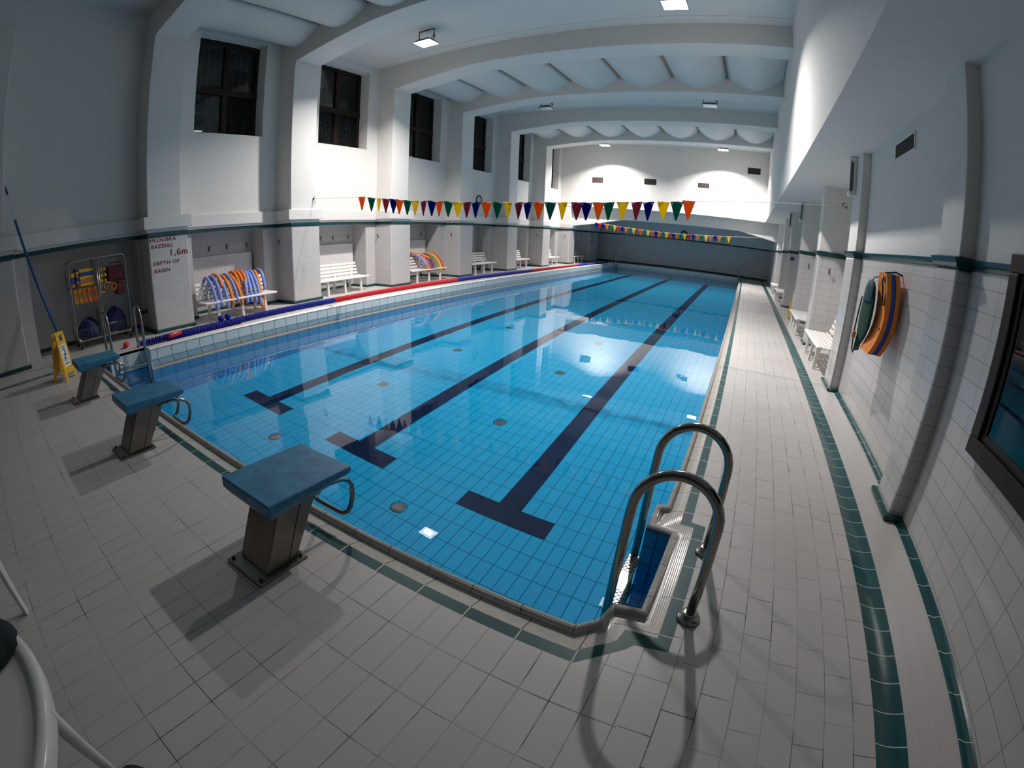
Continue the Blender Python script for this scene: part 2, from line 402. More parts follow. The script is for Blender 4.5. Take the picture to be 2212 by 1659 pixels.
# hollow green drain band along the right deck and its twin on the left deck
for x0, x1, nm in ((1.60, 1.78, 'trim_4'), (-8.72, -8.56, 'trim_5')):
    rows = []
    for y in (YB, YE) if x0 > 0 else (YB, .1):
        r = []
        for i in range(9):
            t = i / 8; r.append((x0 + (x1 - x0) * t, y, .0025 + (-.016 * math.sin(PI * t) if x0 > 0 else .001)))
        rows.append(r)
    struct(MB().loft(rows, 0, True).build(nm, 'green_band', recalc=False))
# raised lip on the left and far side of the pool
lp = [(.27, 0.), (.26, .045), (.20, .07), (.06, .072), (.015, .06), (0, .035)]
l2 = [(0, .035), (0, -.15)]; l3 = [(0, -.15), (-.0, -.158), (.06, -.28)]; l4 = [(.06, -.28), (.02, -.29), (.0, -.345)]
def lipblock(name, prof_list, A, B, nrm):
    m = MB()
    for mi, pr in prof_list:
        rows = [[(p[0] + nrm[0] * d, p[1] + nrm[1] * d, z) for d, z in pr] for p in (A, B)]
        m.loft(rows, mi, mi == 0)
    if name:
        return struct(m.build(name, ['lip_top', 'lip_tile', 'lip_tile', 'beige', 'grout_dark'], recalc=False))
pl = [(0, lp), (1, l2), (2, l3), (3, l4)]
lipblock('trim_6', pl, (PL + .04, 1.17), (PL + .04, PY1), (-1, 0))
lipblock('trim_7', pl, (PL, PY1 - .04), (PR, PY1 - .04), (0, 1))
# dark joints between the tile rows of the lip, ladder recess facing
m = MB()
for z, d in ((.035, 0), (-.152, 0), (-.282, -.06)):
    m.box(PL + .04 + d - .004, PL + .043 + d, 1.17, PY1, z - .004, z + .004); m.box(PL, PR, PY1 - .043 - d, PY1 - .036 - d, z - .004, z + .004)
struct(m.build('trim_8', 'grout_dark'))
m = MB()
m.box(PL - .30, PL - .28, .42, 1.17, -.33, .045, 0); m.box(PL - .30, PL + .04, 1.165, 1.18, -.33, .066, 0); m.box(PL - .30, PL + .04, .40, .42, -.33, 0., 0)
m.box(PL - .42, PL - .28, .42, 1.18, 0, .05, 1)
struct(m.build('trim_9', ['lip_tile', 'lip_top']))

# ------------------------------------------------------------------ left wall
AO, BO = [], []
mt, mp = MB(), MB()
for i in range(0, 8):
    f, nx = PN[i] + PW, (PN[i + 1] if i + 1 < len(PN) else YE)
    a, b = f + .40, nx - .40
    if i == 0: a, b = f + .02, nx - .02
    for u_, v_ in ((f - .3, a), (b, nx + .3)): struct(MB().box(-11.3, -10.41, u_, v_, 0, 2.0).build('wall_left', 'tile_left'))
    AO.append(a); BO.append(b)
mt.box(-11.5, -11.05, YB, YE, 0, 2.1)
struct(MB().box(-11.3, -9.95, PN[0] + PW - .3, PN[0] + PW + .28, 0, 2.0).build('wall_left', 'tile_left'))
struct(mt.build('wall_left', 'tile_left'))
WIN = []
for i in range(-1, 8):
    lo = YB if i == -1 else PN[i] + PW / 2; hi = PN[0] + PW / 2 if i == -1 else (PN[i + 1] + PW / 2 if i + 1 < 9 else YE)
    if 1 <= i <= 6:
        f, nx = PN[i] + PW, PN[i + 1]; a, b = f + .47, nx - .44; WIN.append((a, b))
        mp.box(-11.4, -10.35, lo, hi, 2.0, 4.36); mp.box(-11.4, -10.35, lo, hi, 6.86, ZC + .2)
        mp.box(-11.4, -10.35, lo, a, 4.36, 6.86); mp.box(-11.4, -10.35, b, hi, 4.36, 6.86)
    else:
        mp.box(-11.4, -10.35, lo, hi, 2.0, ZC + .2)
struct(mp.build('wall_left', 'plaster'))
# plaster ledge and green rail running along the wall between pilasters
m = MB()
m.box(-10.4, -10.28, YB, YE, 2.14, 2.42, 0); m.box(-10.4, -10.315, YB, YE, 2.085, 2.14, 0); m.box(-10.42, -10.34, YB, YE, 2.0, 2.085, 1)
struct(m.build('trim_10', ['plaster', 'green'], bevel=.008))
for i, y in enumerate(PN):
    far = i == len(PN) - 1
    w = 1.7 if far else PW
    m = MB()
    m.box(-10.6, XL, y, y + w, 0, 2.0, 0)
    pil = struct(m.build('pillar', 'tile_left', bevel=.03, seg=3))
    m = MB(); m.box(-10.5, XL + .02, y - .02, y + w + .02, 2.0, 2.085, 0); m.build('rail', 'green', pil, bevel=.012)
    m = MB(); m.box(-10.5, XL - .01, y - .02, y + w + .015, 2.085, 2.16, 0); m.box(-10.5, XL + .03, y - .085, y + w + .115, 2.16, 2.42, 0)
    if not far: m.box(-10.5, XL - .02, y + .02, y + .80, 2.42, 6.30, 0)
    else: m.box(-10.5, XL - .02, y + .02, y + 1.6, 2.42, 3.4, 0)
    m.build('shaft', 'plaster', pil, bevel=.012)
# green baseboards left
m = MB()
for i, y in enumerate(PN):
    w = 1.7 if i == len(PN) - 1 else PW
    m.box(-10.5, XL + .025, y - .025, y + w + .025, .0, .075)
for i in range(8):
    m.box(-11.06, -11.02, AO[i], BO[i], 0, .075); m.box(-11.06, -10.385, AO[i] - .01, AO[i] + .025, 0, .075); m.box(-11.06, -10.385, BO[i] - .025, BO[i] + .01, 0, .075)
    m.box(-10.43, -10.385, PN[i] + PW, AO[i], 0, .075); m.box(-10.43, -10.385, BO[i], PN[i + 1], 0, .075)
struct(m.build('baseboard_left', 'green', bevel=.01))

# windows
for i, (a, b) in enumerate(WIN):
    root = struct(MB().box(-11.42, -11.38, a - .05, b + .05, 4.3, 6.9).build('window_%d' % (i + 1), 'night'))
    xf0, xf1 = -10.80, -10.72; fw = .10; ym = (a + b) / 2; zt = 5.52
    m = MB(); m.box(xf0, xf1, a, b, 6.86 - fw - .02, 6.86); m.box(xf0, xf1, a, b, 4.36, 4.36 + fw); m.box(xf0, xf1, a, a + fw, 4.36 + fw, 6.84 - fw); m.box(xf0, xf1, b - fw, b, 4.36 + fw, 6.84 - fw)
    m.box(xf0 - .01, xf1 + .02, ym - .075, ym + .075, 4.37, 6.85); m.box(xf0 - .015, xf1 + .03, a + .01, b - .01, zt - .10, zt + .06)
    m.build('window_frame', 'wood', root, bevel=.012)
    for q, (ya, yb) in enumerate(((a + fw, ym - .07), (ym + .07, b - fw))):
        MB().box(-10.77, -10.762, ya, yb, zt + .05, 6.75).build('window_pane', 'pane_clear', root)
        plainp = (i in (0,) and q == 0) or i == 2
        MB().box(-10.77, -10.762, ya, yb, 4.45, zt - .09).build('window_pane', 'pane_clear' if plainp else 'pane_bubbly', root)
    m = MB()
    for j in range(9): y = a + .2 + j * (b - a - .4) / 8; m.box(-11.03, -11.012, y - .011, y + .011, 4.36, 6.86)
    for z in (5.0, 6.28): m.box(-11.03, -11.01, a, b, z - .012, z + .012)
    m.build('window_grille', 'bars', root)

# ------------------------------------------------------------------ right wall
m = MB()
m.box(2.16, 2.6, YB, RN[1], 0, 2.02); m.box(2.75, 3.0, RN[1], YE, 0, 2.02)
struct(m.build('wall_right', 'tile_right'))
m = MB()
m.box(2.165, 2.6, YB, RN[1], 2.02, 3.6); m.box(2.75, 3.0, RN[1], YE, 2.02, 3.6)
struct(m.build('wall_right', 'plaster'))
for i, y in enumerate(RN):
    w = RW[i]; xb = 2.3 if i == 0 else 2.8
    if i == 6: w = YE - y
    pil = struct(MB().box(2.03, xb, y, y + w, 0, 2.0).build('pillar', 'tile_right', bevel=.03, seg=3))
    MB().box(2.04, xb, y + .012, y + w - .012, 2.08, 3.6).build('shaft', 'plaster', pil, bevel=.01)
    m = MB(); m.prism([(2.03, 2.0), (2.012, 2.01), (2.012, 2.035), (2.0, 2.045), (1.992, 2.075), (2.04, 2.085), (2.3, 2.085), (2.3, 2.0)], 'y', y - .02, y + w + .02)
    m.box(2.05, xb, y - .025, y + w + .025, 2.0, 2.085)
    m.build('rail', 'green', pil)
    m = MB(); m.box(1.985, xb, y - .045, y + w + .045, 0, .05); m.build('base_tile', 'green_wall', pil, bevel=.018)
m = MB()
for xw, ya, yb in ((2.16, YB, RN[1]), (2.75, RN[1], YE)):
    m.prism([(xw + .01, 2.0), (xw - .018, 2.01), (xw - .018, 2.035), (xw - .03, 2.045), (xw - .038, 2.075), (xw + .01, 2.085)], 'y', ya, yb)
struct(m.build('trim_11', 'green'))
m = MB()
for xw, ya, yb in ((2.16, YB, RN[1]), (2.75, RN[1], YE)):
    m.prism([(xw + .01, .0), (xw - .056, .0), (xw - .05, .008), (xw - .025, .018), (xw - .01, .04), (xw + .01, .062)], 'y', ya, yb)
struct(m.build('baseboard_right', 'green_wall'))
# upper right wall above the aisle and the aisle ceiling
m = MB()
m.hexa([(1.27, YB, soffit(YB)), (3.0, YB, soffit(YB)), (3.0, YF, soffit(YF)), (1.27, YF, soffit(YF))], [(1.27, YB, ZC + .2), (3.0, YB, ZC + .2), (3.0, YF, ZC + .2), (1.27, YF, ZC + .2)])
struct(m.build('wall_right', 'plaster'))
# unseen wall behind the camera, coloured dark to cut bounce light near it
struct(MB().box(-11.5, 3.0, YB - .2, YB, 0, ZC + .2).build('wall_near', 'near_wall_dark'))

# ------------------------------------------------------------------ far end
m = MB(); m.box(-11.4, 1.27, YF, YF + .35, soffit(YF), ZC + .2); struct(m.build('wall_far', 'plaster'))
hy0, hy1 = YF + .35, YF + .75
m = MB(); m.prism([(-9.69, 3.6), (-9.69, 2.3), (-8.26, 2.51), (-6.65, 2.825), (-.08, 2.85), (1.86, 2.53), (2.06, 2.5), (2.06, 3.6)], 'y', hy0, hy1); struct(m.build('beam', 'plaster'))
struct(MB().box(-11.4, 3.0, YF + .3, YE + .2, 3.42, 3.62).build('ceiling', 'plaster'))
struct(MB().box(-11.4, 3.0, YE, YE + .2, 0, 2.02).build('wall_far', 'tile_far'))
struct(MB().box(-11.4, 3.0, YE + .01, YE + .2, 2.02, 3.6).build('wall_far', 'plaster'))
m = MB(); m.box(-11, 2.1, YE - .03, YE, 2.0, 2.09); struct(m.build('trim_12', 'green'))
struct(MB().box(-11, 2.1, YE - .03, YE, 0, .14).build('baseboard_far', 'green'))

# ------------------------------------------------------------------ ceiling: beams, flat bays, billowing vault bays
struct(MB().box(-11.5, 3.0, YB - .2, YF + .4, ZC, ZC + .2).build('ceiling', 'plaster'))
for i in range(0, 7):
    y = PN[i] + .02
    prof = [(-10.5, ZC), (-10.5, 6.28), (XL - .02, 6.30), (-8.3, 6.435), (-7.0, 6.553), (-6.2, 6.57), (1.3, 6.575), (1.3, ZC)]
    struct(MB().prism(prof, 'y', y, y + .76).build('beam', 'plaster', bevel=.006))
for i in (1, 3, 5):
    y0_, y1_ = PN[i] + .78, PN[i + 1] + .02
    m = MB(); cx = [1.25 - 1.672 * k_ for k_ in range(8)]
    rows = [[], []]
    pts = []
    for k_ in range(7):
        xa, xb = cx[k_], max(cx[k_ + 1], -10.36)
        for j in range(13):
            t = j / 12; x = xa + (cx[k_ + 1] - xa) * t
            if x < -10.37: break
            pts.append((x, 7.06 - .36 * math.sin(PI * t)))
    for r, y in zip(rows, (y0_, y1_)): r += [(x, y, z) for x, z in pts]
    m.loft(rows, 0, True)
    struct(m.build('ceiling', 'vault', recalc=False))

# cornice lines on the flat bays
for i in (2, 4, 6):
    ya, yb = PN[i] + .78, (PN[i + 1] + .02 if i < 6 else YF)
    m = MB(); m.box(-10.3, 1.27, yb - .42, yb - .405, ZC - .012, ZC + .01); m.box(-10.3, 1.27, ya + .40, ya + .415, ZC - .012, ZC + .01)
    struct(m.build('trim_13', 'plaster'))

# ------------------------------------------------------------------ floodlights
def floodlight(x, y, lit, label):
    z = 6.72; r = thing('floodlight', label, 'floodlight', (x, y, ZC), 'floodlights under the ceiling')
    m = MB(); m.hexa([(x - .27, y - .22, z), (x + .27, y - .22, z), (x + .27, y + .22, z), (x - .27, y + .22, z)], [(x - .20, y - .15, z + .075), (x + .20, y - .15, z + .075), (x + .20, y + .15, z + .075), (x - .20, y + .15, z + .075)])
    h = m.build('housing', 'lamp_body', r, bevel=.008)
    m = MB()
    for j in range(7): m.box(x - .17 + j * .05, x - .155 + j * .05, y - .12, y + .12, z + .07, z + .11)
    m.build('cooling_fin', 'lamp_body', h)
    m = MB(); m.tube([(x - .235, y, z + .03), (x - .235, y, ZC - .015), (x + .235, y, ZC - .015), (x + .235, y, z + .03)], .014, 6)
    m.box(x - .05, x + .05, y - .02, y + .02, ZC - .012, ZC)
    m.build('bracket', 'dark_metal', r)
    m = MB(); m.tube([(x + .12, y, z + .09)] + [(x + .2 + .055 * math.cos(t), y + .03, z + .14 + .055 * math.sin(t)) for t in [PI * 1.1 - j * .35 for j in range(12)]] + [(x + .235, y, z + .28)], .009, 6)
    m.build('cable', 'dark_metal', r)
    m = MB(); m.hexa([(x - .235, y - .185, z - .012), (x + .235, y - .185, z - .012), (x + .235, y + .185, z - .012), (x - .235, y + .185, z - .012)], [(x - .25, y - .2, z + .005), (x + .25, y - .2, z + .005), (x + .25, y + .2, z + .005), (x - .25, y + .2, z + .005)])
    m.build('lens', 'lamp_on' if lit else 'lamp_off', r)
    if lit:
        la = bpy.data.lights.new('floodlight_beam', 'AREA'); la.shape = 'RECTANGLE'; la.size = .24; la.size_y = .17; la.energy = LAMP_W; la.spread = math.radians(132); la.color = (1., .955, .93)
        la.cycles.is_caustics_light = True
        lo = bpy.data.objects.new('light_source', la); col.objects.link(lo); lo.parent = r; lo.location = (0, 0, z - .016 - ZC)
LAMP_W = 295.
floodlight(-7.2, 7.78, True, 'lit square floodlight on a bracket, nearest on the left over the pool')
floodlight(-1.12, 7.72, True, 'lit floodlight cut by the top edge of the view, nearest on the right')
floodlight(-7.25, 15.1, False, 'switched-off floodlight in the middle bay, left one')
floodlight(-1.12, 15.05, False, 'switched-off floodlight in the middle bay, right one')
floodlight(-7.25, 22.6, True, 'lit floodlight close to the far white wall, left one')
floodlight(-1.1, 22.6, True, 'lit floodlight close to the far white wall, right one')
#PART2
# ------------------------------------------------------------------ starting blocks
def start_block():
    r = thing('starting_block', 'large blue-topped starting block nearest the camera at the pool end', 'starting block', (0, 0, 0), 'starting blocks')
    MB().box(-.185, .185, -.185, .185, 0, .018).build('base_plate', 'steel_dark', r, bevel=.006)
    for sx in (-1, 1):
        for sy in (-1, 1):
            MB().lathe([(.014, .016), (.014, .026), (.008, .027), (.008, .036), (.001, .037)], (sx * .152, sy * .152, 0), n=6, smooth=False).build('bolt', 'dark_metal', r)
    m = MB(); b0, b1, t0, t1 = -.105, .135, .10, .40
    m.hexa([(-.145, b0, .016), (.145, b0, .016), (.145, b1, .016), (-.145, b1, .016)], [(-.145, t0, .42), (.145, t0, .42), (.145, t1, .42), (-.145, t1, .42)])
    p = m.build('post', 'steel_dark', r, bevel=.012, seg=3)
    for sx in (-1, 1):
        m = MB(); f = lambda z, k: b0 + (t0 - b0) * (z - .016) / .404 + .165 + k
        x0, x1 = (.1455, .1468) if sx > 0 else (-.1468, -.1455)
        m.hexa([(x0, f(.03, 0), .03), (x1, f(.03, 0), .03), (x1, f(.03, .006), .03), (x0, f(.03, .006), .03)], [(x0, f(.39, 0), .39), (x1, f(.39, 0), .39), (x1, f(.39, .006), .39), (x0, f(.39, .006), .39)])
        m.build('seam', 'black', p)
    m = MB()   # platform: blunt wedge, thinner at the pool end, undersides drawn in
    w = .255
    top = [(-w, -.04, .512), (w, -.04, .512), (w, .572, .492), (-w, .572, .492)]
    mid = [(-w, -.045, .45), (w, -.045, .45), (w, .572, .452), (-w, .572, .452)]
    bot = [(-w + .03, -.02, .40), (w - .03, -.02, .40), (w - .03, .53, .43), (-w + .03, .53, .43)]
    m.add(bot + mid + top, [(3, 2, 1, 0), (0, 1, 5, 4), (1, 2, 6, 5), (2, 3, 7, 6), (3, 0, 4, 7), (4, 5, 9, 8), (5, 6, 10, 9), (6, 7, 11, 10), (7, 4, 8, 11), (8, 9, 10, 11)])
    m.build('platform', 'block_blue', r, bevel=.012, seg=3)
    m = MB()
    side = [(.30, .385), (.44, .39), (.55, .372), (.605, .34), (.632, .29), (.625, .21), (.60, .145), (.565, .118)]
    path = [(.16, y, z) for y, z in side] + [(.145, .545, .112), (.11, .54, .11), (-.11, .54, .11), (-.145, .545, .112)] + [(-.16, y, z) for y, z in side[::-1]]
    m.tube(path, .0165, 10); m.build('grip_handle', 'chrome', r)
    return r
sb = start_block(); sb.location = (-1.72, -.345, 0)
for (x, y), lb in zip([(-4.12, -.385), (-6.41, -.415)], ['blue-topped starting block in the middle of the three', 'smallest-looking blue starting block, beside the yellow floor sign']):
    c = copy_tree(sb); c.location = (x, y, 0); c['label'] = lb

# ------------------------------------------------------------------ pool ladders
def ladder():
    r = thing('pool_ladder', 'steel pool ladder with two tall hoop rails at the near right corner', 'pool ladder', (0, 0, 0), 'pool ladders')
    for s in (-1, 1):
        y = s * .31; pr = [(0, y, .0), (.002, y, .30), (0, y, .56)]
        pr += [(-.215 + .215 * math.cos(t), y, .60 + .235 * math.sin(t)) for t in [j * PI / 14 for j in range(15)]]
        pr += [(-.436, y, .50), (-.446, y, .2), (-.452, y, -.2), (-.455, y, -1.35)]
        h = MB().tube(pr, .0265, 14).build('handrail', 'chrome', r)
        MB().lathe([(.066, 0), (.066, .012), (.058, .02), (.043, .024), (.043, .05), (.028, .052)], (0, y, 0), n=28).build('floor_flange', 'steel', h)
    for j, z in enumerate((-.15, -.46, -.77, -1.08)):
        m = MB(); m.box(-.49, -.40, -.285, .285, z - .028, z)
        st = m.build('step', 'steel', r, bevel=.012)
        for ya, yb in ((-.26, -.09), (.09, .26)):
            m = MB()
            for q in range(5):
                u = ya + (yb - ya) * q / 5; v = ya + (yb - ya) * (q + 1) / 5
                for a, b in ((-.485, -.445), (-.445, -.405)):
                    m.tube([(a, u, z + .001), (b, v, z + .001)], .003, 4); m.tube([(a, v, z + .001), (b, u, z + .001)], .003, 4)
            m.build('tread', 'chrome', st)
    return r
ld = ladder(); ld.location = (.548, .84, 0)
for loc, rz, lb in (((-8.53, .785, 0), PI, 'steel pool ladder in the left corner behind the starting blocks'), ((.57, 28.85, 0), 0, 'steel pool ladder at the far right corner of the pool'), ((-8.30, 28.55, 0), PI, 'steel pool ladder at the far left corner of the pool')):
    c = copy_tree(ld); c.location = loc; c.rotation_euler = (0, 0, rz); c['label'] = lb

# ------------------------------------------------------------------ benches
def bench():
    r = thing('slatted_bench', '', 'bench', (0, 0, 0), 'white plastic benches along the walls')
    Lh = .96; m = MB()
    for k in range(6):
        x0 = -.20 + k * .083; z = .425 + (.006 if k in (0, 5) else 0)
        m.box(x0, x0 + .068, -Lh, Lh, z, z + .024)
    m.tube([(.292, -Lh, .425), (.292, Lh, .425)], .026, 10)
    m.build('seat', 'plastic_white', r, bevel=.008)
    m = MB()
    for k in range(4):
        z = .52 + k * .098; x = -.235 - k * .030; sh = Matrix.Translation((x, 0, z)) @ Matrix.Rotation(-.30, 4, 'Y')
        m.box(-.012, .012, -Lh + .02, Lh - .02, -.036, .036, 0, sh)
    m.build('backrest', 'plastic_white', r, bevel=.008)
    for y in (-.64, 0, .64):
        m = MB(); w = .03
        def leg(pts):
            n_ = len(pts)
            rows = [[(x - d, y - w, z), (x + d, y - w, z), (x + d, y + w, z), (x - d, y + w, z), (x - d, y - w, z)] for x, z, d in pts]
            m.loft(rows); m.add(rows[0][:4], [(0, 1, 2, 3)]); m.add(rows[-1][:4], [(0, 1, 2, 3)])
        leg([(.255, 0, .028), (.245, .15, .027), (.235, .28, .03), (.215, .36, .042), (.15, .41, .10), (.13, .428, .14)])
        leg([(-.285, 0, .028), (-.265, .15, .027), (-.235, .28, .03), (-.205, .36, .042), (-.13, .41, .10), (-.10, .428, .14)])
        leg([(-.20, .42, .03), (-.262, .52, .022), (-.30, .65, .02), (-.345, .80, .018), (-.36, .85, .012)])
        m.box(-.27, .25, y - .012, y + .012, .03, .055)
        m.build('leg', 'plastic_white', r, bevel=.006)
    return r
bp = bench()
BENCH = [((-9.75, 3.99), 0, 'white slatted bench heaped with blue and orange pool noodles'),
         ((-10.17, 7.62), 0, 'empty white slatted bench in the second recess of the left wall'),
         ((-9.90, 11.24), 0, 'white slatted bench with a few multicoloured noodles, left wall'),
         ((-9.98, 14.99), 0, 'white bench in a shaded left recess just past the multicoloured noodles'),
         ((-10.22, 18.71), 0, 'white bench end showing in the fifth left recess'),
         ((-10.14, 22.43), 0, 'white bench end in the brightly lit sixth left recess'),
         ((-9.98, 26.17), 0, 'dim bench end in the dark recess past the white far wall'),
         ((2.19, 7.71), PI, 'cream slatted bench in the nearest recess of the right wall'),
         ((2.15, 11.05), PI, 'white slatted bench in the second recess of the right wall'),
         ((2.17, 18.45), PI, 'white slatted bench just past the dark blue plate, right wall'),
         ((2.17, 22.0), PI, 'white slatted bench farthest along the right wall')]
for i, ((x, y), rz, lb) in enumerate(BENCH):
    b = bp if i == 0 else copy_tree(bp)
    b.location = (x, y, 0); b.rotation_euler = (0, 0, rz); b['label'] = lb

# ------------------------------------------------------------------ pool noodles
def bez(p, n):
    out = []
    for i in range(n + 1):
        t = i / n; a = [(1 - t) ** 3, 3 * t * (1 - t) ** 2, 3 * t * t * (1 - t), t ** 3]
        out.append(tuple(sum(a[k] * p[k][c] for k in range(4)) for c in range(3)))
    return out
def noodle(xr, yt, xe, ye, ze, mat, label, zb=.45, zt=.955, lift=0., r=.039):
    top = (xr - .32, yt, zt + lift); end = (xe, ye, ze)
    drop = min(.42, max(.05, (zt - ze) * .75))
    a = bez([(xr - .52, yt + .04, zb), (xr - .56, yt + .03, zb + .3), (xr - .52, yt, zt + lift), top], 9)
    b = bez([top, (xr - .10, yt + (ye - yt) * .2, zt + .015 + lift), (xe - .05, ye - (ye - yt) * .15, ze + drop), end], 14)
    o = MB().tube(a + b[1:], r, 10).build('pool_noodle', mat, loc=(xr, yt, 0))
    return tag(o, label, 'pool noodle', 'pool noodles over the benches')
FB, FO = 'foam_blue', 'foam_orange'
N1 = [(3.36, 3.305, .25, FB, 'lavender-blue noodle at the left end of the bench, hanging lowest there'), (3.50, 3.428, .32, FB, 'second lavender-blue noodle from the left end of the first bench'),
      (3.57, 3.474, .74, FO, 'short orange noodle end resting high near the left bench end'), (3.66, 3.594, .24, FB, 'third blue noodle from the left, long and hanging below the seat'),
      (3.76, 3.719, .30, FO, 'orange noodle between two long blue ones left of centre'), (3.86, 3.844, .35, FB, 'blue noodle just left of the bench middle leg'),
      (3.96, 3.97, .26, FO, 'orange noodle hanging straight down beside the middle bench leg'), (4.05, 3.921, .668, FO, 'orange noodle ending above the seat left of centre'),
      (4.16, 4.061, .472, FO, 'orange noodle at the middle of the heap, reaching just past the seat'), (4.27, 4.113, .70, FO, 'rightmost of the short orange noodle ends on the heap'),
      (4.33, 4.102, .28, FB, 'blue noodle just right of the middle orange ones'), (4.41, 4.219, .29, FB, 'blue noodle second right of the middle orange ones'),
      (4.49, 4.347, .242, FB, 'blue noodle third right of the middle orange ones'), (4.57, 4.469, .189, FB, 'longest blue noodle next to the lone right orange one'),
      (4.69, 4.521, .078, FO, 'lone orange noodle near the right end, hanging almost to the floor'), (4.81, 4.612, .524, FB, 'short blue noodle at the right end of the bench')]
for k, (yt, ye, ze, mt_, lb) in enumerate(N1):
    xe = -9.45
    if ze > .4:
        xe = -9.66; s_ = (xe - .43) / (-9.45 - .43); ye = -1.356 + (ye + 1.356) * s_; ze = 1.84 + (ze - 1.84) * s_
    noodle(-9.75, yt, xe, ye, ze, mt_, lb, zb=.40 + .03 * (k % 4), zt=.95, lift=.05 if k in (2, 7, 8, 9) else (.02 if k % 2 else 0))
N3 = [(11.0, 11.02, .56, FB, 0, 'pale blue noodle, first on the multicoloured bench'), (11.08, 11.13, .35, FO, .01, 'orange noodle hanging beside the pale blue one'),
      (11.22, 11.25, .35, 'foam_salmon', 0, 'salmon noodle second from the pale blue one'), (11.36, 11.34, .40, 'foam_purple', .01, 'violet-blue noodle in the multicoloured heap'),
      (11.50, 11.48, .37, 'foam_maroon', 0, 'dark red noodle in the multicoloured heap'), (11.72, 11.65, .355, 'foam_olive', 0, 'olive green noodle in the multicoloured heap'),
      (11.90, 11.92, .29, 'foam_yellow', .01, 'yellow noodle beside the red one at the heap end'), (12.05, 12.06, .33, 'foam_red', .015, 'red-orange noodle at the right end of the multicoloured heap')]
for yt, ye, ze, mt_, li, lb in N3:
    noodle(-9.90, yt, -9.62, ye, ze, mt_, lb, zt=.93, lift=li)
o = MB().tube(bez([(-10.45, 10.75, 1.00), (-10.3, 10.95, 1.04), (-10.0, 11.2, .98), (-9.72, 11.36, .80)], 14), .039, 10).build('pool_noodle', FO, loc=(-10.1, 11, 0))
tag(o, 'orange noodle lying slantwise across the tops of the multicoloured ones', 'pool noodle', 'pool noodles over the benches')

# ------------------------------------------------------------------ lane rope lying on the left deck
RP = [(1.15, -8.72), (2.0, -8.74), (3.4, -8.80), (6.0, -8.86), (9.0, -8.90), (12., -8.86), (17.4, -8.68), (23., -8.58), (28.6, -8.5)]
def rx(y):
    for (a, xa), (b, xb) in zip(RP, RP[1:]):
        if y <= b: return xa + (xb - xa) * (y - a) / (b - a)
    return RP[-1][1]
rope = thing('lane_rope', 'blue and red lane rope lying along the left pool edge', 'lane rope', (-8.8, 1.2, 0))
DP = [(.018, -.037), (.022, -.032), (.060, -.030), (.067, -.024), (.060, -.016), (.034, -.013), (.034, .010), (.060, .013), (.067, .021), (.060, .029), (.022, .031), (.018, .036)]
def disc_mb(x, y, z, m=None, mi=0, n=12, tilt=0.):
    m = m or MB()
    q = MB().lathe(DP, (0, 0, 0), 'y', n, mi)
    R4 = Matrix.Translation((x, y, z)) @ Matrix.Rotation(tilt, 4, 'Z')
    return m.add([tuple(R4 @ Vector(p)) for p in q.v], q.f, mi, True)
def rcol(y): return 'disc_red' if (6.25 < y < 11.8 or 17.4 < y < 22.85) else 'disc_blue'
y = 1.2; cnt = 0; rest = MB()
dmesh = {}
def put(x, y, z, c, tilt):
    if c not in dmesh:
        ob = disc_mb(0, 0, 0).build('float_disc', c); dmesh[c] = ob
        ob.parent = rope; ob.location = Vector((x, y, z)) - rope.location
    else:
        ob = dmesh[c].copy(); col.objects.link(ob); ob.location = Vector((x, y, z)) - rope.location
    ob.rotation_euler = (random.uniform(-.08, .08), random.uniform(0, 6), tilt)
    return ob
while y < 28.5:
    x = rx(y) + .012 * math.sin(y * 2.3); z = .068
    if cnt < 74: put(x, y, z, rcol(y), .05 * math.sin(y * 3)); cnt += 1
    else: disc_mb(x, y, z, rest, 1 if rcol(y) == 'disc_red' else 0, 9)
    y += .0765
ro = rest.build('float_row', ['disc_blue', 'disc_red'], rope); ro['kind'] = 'stuff'
y = 1.75
while y < 3.5:                         # the end of the rope folded back beside itself
    put(rx(y) + .138 - .02 * math.sin(y * 2), y, .068, 'disc_blue', .1 * math.sin(y * 4)); y += .0765
put(rx(3.05) - .01, 3.05, .175, 'disc_blue', 1.2); put(rx(3.2) - .02, 3.22, .18, 'disc_blue', 1.0)
MB().tube([(rx(q), q, .068) for q in [1.15 + j * 1.37 for j in range(21)]], .009, 6).build('cable', 'cord', rope)
o = MB().lathe([(.001, -.17), (.03, -.165), (.045, -.14), (.048, 0), (.045, .14), (.03, .165), (.001, .17)], (0, 0, 0), 'y', 14).build('red_float', 'disc_red')
o.location = (-8.50, 1.86, .13); o.rotation_euler = (0, 0, .35); tag(o, 'long red float lying on the near end of the blue rope', 'float')
o = MB().lathe([(.001, -.075), (.04, -.07), (.055, -.03), (.055, .03), (.04, .07), (.001, .075)], (0, 0, 0), 'y', 14).build('red_float', 'disc_red')
o.location = (-9.06, .99, .056); o.rotation_euler = (0, 0, .9); tag(o, 'short red float on the floor in front of the trolley', 'float')

